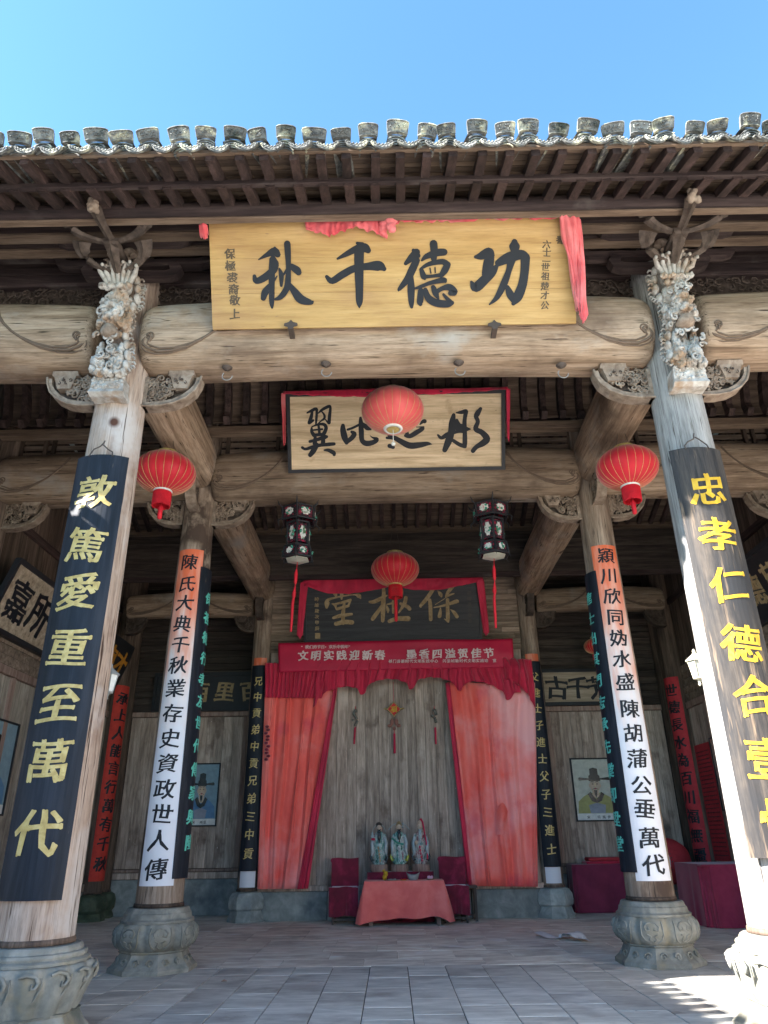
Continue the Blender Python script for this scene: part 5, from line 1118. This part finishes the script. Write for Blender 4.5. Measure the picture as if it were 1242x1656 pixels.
def figurine(cx, label, kind):
    cy, z0 = 16.16, .89
    t = thing('porcelain_figurine', label, 'figurine', (cx, cy, z0), 'three star god figurines on the altar')
    s = .86; P = lambda x, y, z: (cx+x*s, cy+y*s, z0+.13+z*s)
    def bl(name, ells, m, vox=.012, d=.004): 
        mb = MB()
        for (x, y, z, a, b, c) in ells: mb.ell(P(x, y, z), (a*s, b*s, c*s), 12, 8)
        return blob(name, mb, m, t, vox, d, 22)
    robe = [m_glt, m_glt, m_glr][kind]; lean = (.0, 0, .03)[kind]
    bl('robe', [(0, 0, .06, .17, .12, .09), (0, 0, .2, .15, .11, .2), (0, -.02, .4, .13, .10, .22), (0, -.01, .58, .125, .09, .14), (-.13, 0, .5, .06, .06, .16), (.13, 0, .5, .06, .06, .16), (-.13, -.03, .3, .05, .05, .16), (.13, -.03, .3, .05, .05, .16), (-.06, -.08, .02, .06, .06, .04), (.07, -.08, .02, .06, .06, .04)], robe, d=.007)
    bl('head', [(0, -.03, .78+lean, .062, .065, .085), (0, -.09, .77+lean, .014, .02, .02), (-.062, -.02, .78+lean, .012, .02, .03), (.062, -.02, .78+lean, .012, .02, .03)], m_skin, .009, .001)
    bl('beard', [(0, -.09, .70, .04, .03, .05), (0, -.11, .60, .042, .03, .10), (0, -.115, .5, .02, .02, .06), (-.03, -.085, .745, .02, .015, .01), (.03, -.085, .745, .02, .015, .01)], (m_glb, m_glb, m_glw)[kind], .009, .003)
    for sd_ in (-1, 1):
        mb = MB(); mb.tube([P(sd_*.13, -.03, .58), P(sd_*.17, -.06, .44), P(sd_*.15, -.10, .30), P(sd_*.18, -.09, .18)], [.04, .04, .045, .012], 8)
        obj('sleeve', mb, m_glw, t)
        mb = MB(); mb.tube([P(sd_*.17, -.07, .26), P(sd_*.2, -.07, .16), P(sd_*.17, -.08, .08), P(sd_*.12, -.10, .10)], [.012, .03, .026, .008], 7); obj('sleeve_end', mb, (m_glb, m_gly, m_glb)[kind], t)
    mb = MB()
    for i in range(5): mb.ell(P(-.02+.01*i, -.115, .36-.07*i), (.02, .012, .03), 7, 5)
    obj('sash', mb, (m_goldd, m_glw, m_val)[kind], t)
    if kind == 0:
        bl('hat', [(0, 0, .86, .075, .07, .05), (0, .03, .82, .07, .05, .07)], m_iron, .01); mb = MB()
        for sd_ in (-1, 1): mb.tube([P(sd_*.05, -.02, .86), P(sd_*.12, -.02, .80), P(sd_*.16, -.03, .70)], .006, 5)
        obj('hat_ribbon', mb, m_glw, t)
        bl('child', [(-.16, -.06, .66, .03, .03, .04), (-.16, -.07, .60, .04, .035, .05)], m_glw, .009); bl('ruyi', [(-.14, -.1, .54, .05, .03, .03)], m_val, .009)
    elif kind == 1:
        bl('hat', [(0, 0, .88, .06, .06, .05), (0, .02, .85, .07, .05, .04)], m_goldd, .01); mb = MB()
        for sd_ in (-1, 1): mb.tube([P(sd_*.06, 0, .88), P(sd_*.16, 0, .84), P(sd_*.25, -.01, .74)], [.006, .008, .01], 5)
        obj('hat_wing', mb, m_glw, t); bl('raised_hand', [(.10, -.06, .86, .02, .02, .045), (.09, -.06, .80, .025, .025, .03)], m_glw, .008)
        mb = MB(); mb.tube([P(-.17, -.06, .56), P(-.05, -.13, .46), P(.10, -.12, .42)], .02, 6); obj('sceptre', mb, m_leafg, t)
    else:
        bl('bald_crown', [(-.0, -.02, .87, .058, .06, .07)], m_skin, .009); mb = MB()
        mb.tube([P(.02, .0, .97), P(.07, -.03, .90), P(.10, -.06, .7), P(.14, -.1, .45), P(.16, -.1, .1)], [.03, .022, .016, .014, .012], 7); obj('staff', mb, m_val, t)
        bl('peach', [(-.10, -.12, .46, .045, .04, .04)], m_skin, .009)
    obj('wooden_base', MB().lathe([(.175, 0), (.18, .01), (.175, .12), (.165, .13)], (cx, cy, z0), 24), m_rail, t)
figurine(-.42, 'black bearded figurine in teal robe holding a child, left of three', 0)
figurine(-.01, 'tallest figurine with winged hat and green robe, middle of three', 1)
figurine(.42, 'white bearded figurine with red staff, right of three', 2)
t = thing('ingot_bowl', 'grey boat shaped ingot bowl on the coral cloth', 'bowl', (.24, 15.6, TZ))
mb = MB(); rings = []
for k, (a, b, z) in enumerate(((.08, .06, 0), (.10, .07, .03), (.13, .08, .09), (.135, .075, .095), (.11, .06, .06), (.05, .03, .05))):
    rings.append([(.24+a*cos(i*2*pi/24), 15.6+b*sin(i*2*pi/24), TZ+.004+z+(.05*abs(cos(i*2*pi/24))**3 if k in (2, 3) else 0)) for i in range(24)])
obj('bowl', mb.loft(rings), m_grey, t)
t = thing('golden_ornament', 'small yellow dragon ornament on the coral cloth, left of the bowl', 'ornament', (-.31, 15.6, TZ))
mb = MB(); mb.ell((-.31, 15.6, TZ+.06), (.045, .04, .06)); mb.ell((-.30, 15.57, TZ+.13), (.035, .03, .04)); mb.ell((-.33, 15.56, TZ+.17), (.04, .02, .015)); mb.ell((-.27, 15.58, TZ+.12), (.025, .02, .05)); mb.tube([(-.29, 15.58, TZ+.16), (-.31, 15.6, TZ+.2), (-.35, 15.58, TZ+.19)], .009, 5)
blob('dragon', mb, m_goldb, t, .009, .003, 30)
t = thing('lotus_dish', 'tiny pink lotus candle on the right of the coral cloth', 'candle', (.57, 15.6, TZ)); mb = MB()
for i in range(7): a = i*.9; mb.ell((.57+.04*cos(a), 15.6+.03*sin(a), TZ+.045), (.02, .014, .03), 7, 5)
obj('petals', mb, tex('pink_wax', [(.3, (.7, .35, .5)), (.7, (.8, .5, .62))], rnd=0), t); obj('dish', MB().lathe([(.03, 0), (.09, .012), (.09, .02), (.03, .012)], (.57, 15.6, TZ+.003), 20), m_goldd, t)
for x, w, m, lb in ((-.17, .12, m_tan2, 'flat tray of beads on the coral cloth beside the yellow ornament'), (.05, .07, m_orange, 'small orange packet on the coral cloth left of the bowl')):
    t = thing('offering_tray', lb, 'offering', (x, 15.55, TZ)); obj('tray', MB().lathe([(w*.8, 0), (w, .006), (w, .014), (w*.5, .008)], (x, 15.55, TZ+.003), 18), m, t); mb = MB()
    for i in range(6): mb.ell((x+random.uniform(-w, w)*.6, 15.55+random.uniform(-.04, .04), TZ+.022), (.014, .012, .012), 6, 4)
    obj('beads', mb, m_glw if x < 0 else m_tassel, t, kind='stuff')
def chair(label, x0, x1, yf, yb, tw_, side):
    t = thing('draped_chair', label, 'chair', ((x0+x1)/2, yf, 0), 'velvet draped chairs beside the altar'); d = .02
    for lx in (x0+.05, x1-.03+.0):
        for ly in (yf+.03, yb-.03): obj('leg', MB().box(lx-.02, lx+.02, ly-.02, ly+.02, 0, .5, .003), m_iron, t)
    obj('stretcher', MB().box(x0+.05, x1-.03, yf+.02, yf+.04, .07, .10), m_iron, t); obj('stretcher', MB().box(x0+.05, x1-.03, yb-.04, yb-.02, .12, .15), m_iron, t)
    obj('seat', MB().box(x0, x1, yf, yb, .60, .64, .01), m_velvet, t); obj('backrest', MB().box(x0+.01, x1-.01, yb-.06, yb-.02, .64, 1.13, .015), m_velvet, t)
    def back(u, v):
        k = .012*sin(u*9+2*v)*v; sk = side*.10*v*max(0, side*(u-.5)*2) if side else 0
        return (x0-.02+(x1-x0+.04)*u-.025*sin(pi*min(1, max(0, v*6)))*(1 if u < .05 else 0), yb-.085-k-.03*v, 1.145+.008*sin(u*7)-.52*v)
    obj('velvet_back_cover', MB().grid(back, 24, 12), m_velvet, t)
    def skirt(u, v): return (x0-.03+(x1-x0+.06)*u, yf-.02-.02*sin(u*22+noise.noise(Vector((u*3, 0, 0)))*3)*v, .645-.50*v-.012*sin(u*8))
    obj('velvet_skirt', MB().grid(skirt, 40, 8), m_velvet, t)
    for xx in (x0-.03, x1+.03): obj('side_drape', MB().grid(lambda u, v: (xx+.01*sin(u*12)*v, yf-.02+(yb-yf)*u, .645-.48*v), 12, 6), m_velvet, t)
chair('burgundy velvet draped chair left of the coral table', -1.37, -.86, 15.75, 16.3, 0, 0)
chair('burgundy velvet draped chair right of the coral table, its dark frame showing', .80, 1.30, 15.80, 16.32, 0, 1)
t = thing('low_stool', 'dark wooden stool half hidden behind the right velvet chair', 'stool', (1.36, 16.3, 0))
for lx in (1.22, 1.48):
    for ly in (16.1, 16.45): obj('leg', MB().box(lx-.02, lx+.02, ly-.02, ly+.02, 0, .58), m_iron, t)
obj('seat', MB().box(1.18, 1.52, 16.06, 16.5, .58, .62), m_iron, t); obj('rail', MB().box(1.2, 1.5, 16.09, 16.12, .1, .13), m_iron, t)
# hanging charms on the altar planks
t = thing('fu_charm', 'red diamond new year charm with gold character on the altar planks', 'charm', tuple(at(637, 1148, y=16.64))); p = at(637, 1147, y=16.63); x, y, z = p
mb = MB().prism([(0, .145), (.145, 0), (0, -.145), (-.145, 0)], lambda a, b: (x+a, y-.02, z+b), lambda a, b: (x+a, y, z+b)); obj('diamond', mb, m_tassel, t)
mb = MB(); Q = [(0, .15), (.15, 0), (0, -.15), (-.15, 0), (0, .15)]
for (a, b), (c, d) in zip(Q, Q[1:]):
    for i in range(5): k = i/5; mb.ell((x+a+(c-a)*k, y-.02, z+b+(d-b)*k), (.017, .012, .017), 6, 4)
for s in (-1, 1): mb.tube([(x+s*.15, y-.01, z), (x+s*.2, y-.01, z+.02), (x+s*.24, y-.01, z)], [.012, .016, .003], 5)
obj('gold_edge', mb, m_gold, t); put('福', planef((x, y-.025, z), (1, 0, 0), (0, 0, 1), (0, -1, 0)), 0, 0, .15, m_goldb, t, .03, thick=.002)
mb = MB()
for s in (-1, 1): mb.ell((x+s*.05, y-.01, z-.28), (.04, .015, .075)); mb.ell((x+s*.10, y-.01, z-.36), (.05, .015, .035))
mb.ell((x, y-.01, z-.42), (.035, .015, .045)); obj('knot_wings', mb, flat('dull_rose', (.32, .13, .10)), t)
mb = MB(); mb.tube([(x, y, z+.14), (x, y, z+.62)], .006, 4); mb.tube([(x, y, z-.42), (x, y, z-.52), (x, y-.0, z-.54), (x, y, z-.95)], [.006, .01, .026, .03], 6); obj('tassel_cord', mb, m_val, t)
m_bronze = flat('tarnished_bronze', (.22, .21, .18), .3, .5, metal=.6)
for px, nm, k in ((575, 'left', 1), (703, 'right', 0)):
    p = at(px, 1157, y=16.64); x, y, z = p; t = thing('bell_charm', 'tarnished string of bells %s of the red charm on the altar planks' % nm, 'charm', tuple(p)); mb = MB()
    for i in range(9 if k else 6): mb.ell((x+random.uniform(-.05, .05)*(1+k*.4), y-.02, z+.07-i*.035*(1 if k else 1.2)), (.035, .025, .03), 8, 5)
    mb.ell((x, y-.02, z+.10), (.045, .035, .04)); obj('bells', mb, m_bronze, t, kind='stuff')
    obj('tassel', MB().tube([(x, y, z+.12), (x, y, z+.2), ], .008, 4).tube([(x, y, z-.25), (x-.01*k, y, z-.28), (x-.03*k, y, z-.62)], [.01, .025, .02], 6), m_val, t, kind='stuff')
t = thing('bead_string', 'dark string of round beads at the left edge of the left curtain', 'ornament', tuple(at(432, 1200, y=16.3))); mb = MB()
for i in range(11): p = at(432+2*sin(i*2.3), 1175+i*5.3, y=16.3); mb.ell(tuple(p), (.05, .035, .032), 8, 5)
obj('beads', mb, m_velvet, t)
# ------------------------------------------------------------------ paintings
def mirror(f): return f
def portrait(label, P, w, h, ground, robe, hatm, collar, cap, n3, beard=m_glb, wings=True):
    "P(u,v,d): u across, v up from the lower left corner, d out of the wall"
    t = thing('framed_portrait', label, 'picture', tuple(P(0, 0, 0)), 'framed portraits of officials'); f = .03
    for a0, a1, b0, b1 in ((-f, w+f, -f, 0), (-f, w+f, h, h+f), (-f, 0, 0, h), (w, w+f, 0, h)):
        mb = MB(); mb.add([P(a, b, d) for d in (.04, 0) for b in (b0, b1) for a in (a0, a1)], [(0, 1, 3, 2), (4, 6, 7, 5), (0, 4, 5, 1), (2, 3, 7, 6), (0, 2, 6, 4), (1, 5, 7, 3)]); obj('frame_rail', mb, m_frame, t)
    def poly(name, pts, m, k): obj(name, MB().add([P(a*w, b*h, .012+k*.0015) for a, b in pts], [tuple(range(len(pts)))]), m, t)
    def el(cx, cy, a, b, n=20): return [(cx+a*cos(i*2*pi/n), cy+b*sin(i*2*pi/n)) for i in range(n)]
    poly('paper', [(0, 0), (1, 0), (1, 1), (0, 1)], ground, 0); poly('caption_strip', [(0, 0), (1, 0), (1, .1), (0, .1)], m_white, 1)
    poly('robe', [(.04, .11), (.96, .11), (.93, .30), (.80, .38), (.64, .44), (.36, .44), (.20, .38), (.07, .30)], robe, 1)
    poly('robe_panel', [(.33, .11), (.67, .11), (.70, .24), (.5, .28), (.30, .24)], m_greyr, 2)
    poly('neck', [(.42, .36), (.58, .36), (.58, .48), (.42, .48)], m_skin, 2)
    poly('collar', [(.30, .42), (.38, .46), (.44, .38), (.5, .34), (.56, .38), (.62, .46), (.70, .42), (.62, .31), (.5, .27), (.38, .31)], collar, 3)
    poly('face', el(.5, .565, .125, .125), m_skin, 3)
    for s in (-1, 1): poly('ear', el(.5+s*.125, .56, .02, .035, 10), m_skin, 3); poly('eye', el(.5+s*.052, .585, .022, .008, 8), m_glb, 4); poly('brow', [(.5+s*.02, .612), (.5+s*.09, .622), (.5+s*.085, .63), (.5+s*.02, .624)], m_glb, 4); poly('moustache', [(.5, .522), (.5+s*.075, .50), (.5+s*.07, .492), (.5, .512)], beard, 4)
    poly('nose', [(.49, .60), (.52, .60), (.525, .545), (.485, .545)], m_tan, 4); poly('mouth', el(.5, .505, .025, .007, 8), m_val, 5)
    poly('beard', [(.46, .485), (.54, .485), (.53, .41), (.5, .36), (.47, .41)], beard, 5)
    poly('hat', [(.36, .64), (.64, .64), (.63, .72), (.60, .74), (.595, .84), (.5, .86), (.405, .84), (.40, .74), (.37, .72)], hatm, 5); poly('hat_band', [(.36, .635), (.64, .635), (.635, .675), (.365, .675)], m_glb, 6)
    if wings:
        for s in (-1, 1): poly('hat_wing', [(.5+s*.13, .655), (.5+s*.25, .65), (.5+s*.36, .645), (.5+s*.39, .67), (.5+s*.36, .70), (.5+s*.25, .69), (.5+s*.13, .68)], hatm, 5)
    fn = lambda u, v, d: P(u, v, .017+d)
    for i, c in enumerate(cap):
        if c != ' ': put(c, fn, w*(.5+(i-(len(cap)-1)/2)*.12), h*.045, h*.055, m_ink, t, .01, 'small_character', thick=.0005)
bwp = lambda x0, z0: (lambda u, v, d: Vector((x0+u, YB-.03-d, z0+v)))
portrait('portrait of bearded official in blue robe on the back wall, left bay', bwp(-4.96, 1.83), .74, 1.32, m_blueg, m_bluer, m_glb, m_glb, '宋 州臣', None)
portrait('portrait of bearded official in olive robe on the back wall, right bay', bwp(4.11, 1.82), .98, 1.32, m_paleg, m_yellr, m_glb, m_glb, '宋 司馬伊', None)
portrait('portrait of old man with white beard on the left side wall at the picture edge', (lambda u, v, d: Vector((-XS+.03+d, 11.75+u, 1.95+v))), 1.15, 1.42, m_blueg, m_bluer, m_glb, m_white, '', None, beard=m_white, wings=False)
portrait('dim greenish portrait on the right side wall behind the sunlit column', (lambda u, v, d: Vector((XS-.03-d, 16.0-u, 1.95+v))), .9, 1.38, m_paleg, m_paleg, m_greyr, m_greyr, '', None, wings=False)
# bay plaques
def wallplaque(label, P, w, h, m, s, cm, size, sp, u0, v0, d=.06, off=.028, fr=True, sl=0):
    t = thing('wall_plaque', label, 'plaque', tuple(P(w/2, 0, 0)), 'plaques in the side bays'); bx = lambda a0, a1, b0, b1, d0, d1: MB().add([P(a, b, q) for q in (d1, d0) for b in (b0, b1) for a in (a0, a1)], [(0, 1, 3, 2), (4, 6, 7, 5), (0, 4, 5, 1), (2, 3, 7, 6), (0, 2, 6, 4), (1, 5, 7, 3)])
    obj('board', bx(0, w, 0, h, 0, d), m, t)
    if fr:
        for a0, a1, b0, b1 in ((-.07, w+.07, -.08, 0), (-.07, w+.07, h, h+.08), (-.07, 0, 0, h), (w, w+.07, 0, h)): obj('frame_rail', bx(a0, a1, b0, b1, -.01, d+.03), m_frame, t)
    f = lambda u, v, q: P(u, v, d+q+.002)
    for i, c in enumerate(s): put(c, f, u0+sp*i, v0, size, cm, t, off, tilt=.1, thick=.004, sl=sl)
wallplaque('faded plaque with black characters above the right bay portrait', (lambda u, v, d: Vector((3.62+u, YB-.08-d, 4.46+v))), 2.3, .72, m_tan2, '古千芳流', m_ink, .56, .52, .32, .34)
wallplaque('black plaque with dull gold characters above the left bay portrait', (lambda u, v, d: Vector((-5.9+u, YB-.08-d, 4.45+v))), 2.7, .78, m_frame, '師百里百', m_goldd, .50, .62, .45, .38)
tl = .30
def lean(y0, z0, sgn): return lambda u, v, d: Vector((sgn*(XS-.06)-sgn*(v*tl+d), y0+sgn*-1*u if sgn > 0 else y0+u, z0+v*.95))
wallplaque('tan plaque with black brush characters leaning out from the left side wall', lean(11.15, 4.74, -1), 2.55, 1.05, m_tan2, '嘉所孝', m_ink, .72, .78, .52, .52)
wallplaque('black plaque with orange gold characters leaning out from the left wall near the far corner', lean(14.7, 4.72, -1), 2.3, 1.08, m_frame, '星德才', m_orange, .72, .70, .45, .54, fr=False)
wallplaque('dark plaque leaning out from the right side wall near the picture edge', lean(12.9, 5.0, 1), 2.5, 1.0, m_frame, '德望重', m_goldd, .6, .72, .5, .5)
# red strips on the wall columns
for sg, s, nm in ((-1, '承上人能言行萬有千秋', 'left'), (1, '世德長水為百川福無疆', 'right')):
    cx_, cy_ = sg*(XS-.12), 17.15; fc = -.35 if sg < 0 else pi+.35; f0 = conic(cx_, cy_, 'side', .01, fc if sg > 0 else -.6)
    fc = -.6 if sg < 0 else pi+.6
    f0 = lambda u, v, w, fc=fc, cx_=cx_, cy_=cy_: (cx_+(.24+w)*cos(fc+u/.24), cy_+(.24+w)*sin(fc+u/.24), v)
    t = thing('red_paper_couplet', 'long red paper strip with black characters on the %s wall column' % nm, 'couplet strip', (cx_, cy_-.3, .8)); us = [-.22+.44*i/10 for i in range(11)]
    obj('paper', MB().loft([[f0(u, z, .006) for u in us]+[f0(u, z, 0) for u in us[::-1]] for z in (.75, 2, 3.4, 4.85)], smooth=False), m_strip if sg < 0 else m_postr, t)
    for i, c in enumerate(s): put(c, (lambda u, v, w: f0(u, v, w+.008)), 0, 4.55-i*.385, .30, m_ink, t, .03, thick=.001)
t = thing('red_notice', 'red paper notice with lines of small writing on the right side wall', 'poster', (XS-.02, 16.6, 1))
obj('sheet', MB().box(XS-.035, XS-.028, 16.15, 16.95, .98, 3.3), m_postr, t); mb = MB()
for r_ in range(26):
    y = 16.9
    while y > 16.22:
        w = random.uniform(.01, .03); mb.box(XS-.0375, XS-.036, y-w, y, 3.15-r_*.082-random.uniform(.015, .03), 3.15-r_*.082); y -= w+.012
obj('lines_of_writing', mb, m_ink, t, kind='stuff')
# ------------------------------------------------------------------ desks, drum, scraps
def drape(name, pts, z0, z1, mat, parent, amp=.02, flare=.04, n=16):
    "skirt along a polyline of (x,y)"
    P = []
    for (a, b), (c, d) in zip(pts, pts[1:]):
        for i in range(n): P.append((a+(c-a)*i/n, b+(d-b)*i/n))
    P.append(pts[-1]); ce = (sum(p[0] for p in P)/len(P), sum(p[1] for p in P)/len(P)+.3)
    def fn(u, v):
        k = u*(len(P)-1); i = min(int(k), len(P)-2); f = k-i; x = P[i][0]*(1-f)+P[i+1][0]*f; y = P[i][1]*(1-f)+P[i+1][1]*f
        d = Vector((x-ce[0], y-ce[1])).normalized(); w = (amp*sin(u*60+3*noise.noise(Vector((u*8, 0, 0))))+flare)*v; return (x+d.x*w, y+d.y*w, z1+(z0-z1)*v)
    obj(name, MB().grid(fn, 96, 6), mat, parent)
m_desk = tex('dark_red_desk_cloth', [(.3, (0.240, 0.014, 0.045)), (.7, (0.390, 0.036, 0.079))], ns=3, bump=.1, rnd=0, sheen=.3)
m_desk2 = tex('maroon_desk_cloth', [(.3, (0.135, 0.012, 0.036)), (.7, (0.225, 0.024, 0.063))], ns=3, bump=.1, rnd=0, sheen=.3)
t = thing('draped_desk', 'large desk under a dark red floor length cloth behind the sunlit column', 'desk', (5.8, 14.5, 0))
obj('desktop', MB().box(5.36, 6.55, 14.35, 15.7, .97, 1.0, .01), m_desk, t)
drape('cloth_skirt', [(5.36, 15.7), (5.36, 14.55), (5.5, 14.35), (6.55, 14.35)], .01, 1.0, m_desk, t)
t = thing('draped_desk', 'maroon draped desk against the back wall of the right bay', 'desk', (4.3, 17.4, 0))
obj('desktop', MB().box(3.72, 5.3, 17.35, 17.9, .9, .93, .01), m_desk2, t); drape('cloth_skirt', [(3.72, 17.9), (3.72, 17.38), (3.8, 17.35), (5.3, 17.35)], .01, .93, m_desk2, t, flare=.02)
t = thing('folded_cloth', 'folded bright red cloth lying on the maroon desk', 'cloth', (4.4, 17.6, .93))
obj('upper_fold', MB().box(4.12, 4.85, 17.4, 17.8, .99, 1.06, .02), m_postr, t); obj('lower_fold', MB().box(4.05, 4.9, 17.38, 17.82, .934, .985, .02), m_val, t)
t = thing('drum', 'red barrel drum with pale skin on a wooden stand behind the right column', 'drum', (5.45, 16.6, 1.0)); ax = Vector((-.85, -.5, 0)).normalized(); c = Vector((5.50, 16.5, 1.0)); e = Vector((-ax.y, ax.x, 0)); Z = Vector((0, 0, 1))
rg = lambda r_, w: [c+ax*w+e*r_*cos(i*2*pi/32)+Z*r_*sin(i*2*pi/32) for i in range(32)]
obj('barrel', MB().loft([rg(.36, -.3), rg(.42, -.15), rg(.44, 0), rg(.42, .15), rg(.36, .3)]), m_postr, t); obj('drum_skin', MB().loft([rg(.345, .295), rg(.345, .31)], smooth=False), m_white, t)
mb = MB()
for i in range(24): p = rg(.37, .28)[int(i*32/24)]; mb.ell(tuple(p), (.014, .014, .014), 5, 4)
obj('studs', mb, m_iron, t)
t = thing('drum_stand', 'thin wooden stand under the red drum', 'stand', (5.45, 16.5, 0))
for dx, dy in ((-.2, -.2), (.2, -.2), (-.2, .2), (.2, .2)): obj('leg', MB().box(5.5+dx-.02, 5.5+dx+.02, 16.5+dy-.02, 16.5+dy+.02, 0, .62), m_rail, t)
for z in (.2, .45): obj('rail', MB().box(5.3, 5.7, 16.28, 16.31, z, z+.03), m_rail, t)
m_paperw = flat('white_paper', (.86, .85, .86), .7)
def scrap(u, v):
    p0 = at(865+84*u, 1514+9*u, z=0); w = .16+.34*max(0, u-.45)
    q = .035+.03*sin(u*9+v*2)+(.05*abs(sin(u*8+v*3.5)) if u > .5 else 0)
    return (p0.x+.03*sin(v*5), p0.y-(v-.5)*w*2.0, max(.008, q))
o = obj('paper_scrap', MB().grid(scrap, 40, 8, smooth=False), m_paperw, None, 'crumpled white paper ribbon lying on the floor right of centre'); o['category'] = 'paper'
p = at(362, 1588, z=.0); o = obj('dry_leaf', MB().add([(p.x-.04, p.y, .004), (p.x, p.y-.025, .02), (p.x+.045, p.y, .006), (p.x, p.y+.03, .025)], [(0, 1, 2, 3)]), m_rail, None, 'single dry reddish leaf on the paving'); o['category'] = 'leaf'
# ------------------------------------------------------------------ unseen courtyard wings: left cut short to admit sun, right added for bounce
for sg, nm in ((-1, 'left'), (1, 'right')):
    t = thing('unseen_courtyard_wing', 'unseen white plastered %s side wing of the courtyard, shaped for the light, with tiled eave' % nm, 'building', (sg*7, 0, 0)); XE, ZE = sg*5.75, 6.2
    obj('wall', MB().box(*sorted((sg*6.7, sg*7.1)), 2.6, 5.5, -.3, 6.9), m_plaster, t)
    obj('wall', MB().box(*sorted((sg*6.7, sg*7.1)), 2.3, 2.6, -.3, 6.9), m_plaster, t)
    obj('roof_deck', MB().prism([(XE, ZE-.02), (sg*9.5, ZE+1.9), (sg*9.5, ZE+2.0), (XE, ZE+.08)], lambda a, b: (a, 2.2, b), lambda a, b: (a, 6.22, b)), m_dky, t)
    ms = [q.copy() for q in caps[:3]]; R90 = Matrix.Rotation(sg*-pi/2 if sg < 0 else pi/2, 3, 'Z'); n_ = int(3.9/TP); ang = pi/2 if sg < 0 else -pi/2
    for i in range(n_):
        y = 6.1-i*TP
        obj('cap_tile', caps[i % 7], m_tile, t, loc=(XE-sg*.0, y, ZE+.09), rot=(0, 0, ang)); obj('drip_tile', drips[i % 4], m_tile, t, loc=(XE, y-TP/2, ZE+.07), rot=(0, 0, ang))
for sg in (-1, 1): obj('courtyard_wall', MB().box(*sorted((sg*6.8, sg*7.1)), -8.6, 2.25, -.3, 3.2), m_plaster)['kind'] = 'structure'
gw = obj('courtyard_wall', MB().box(-7, 7, -8.6, -8.2, -.3, 3.6), m_plaster); gw['kind'] = 'structure'
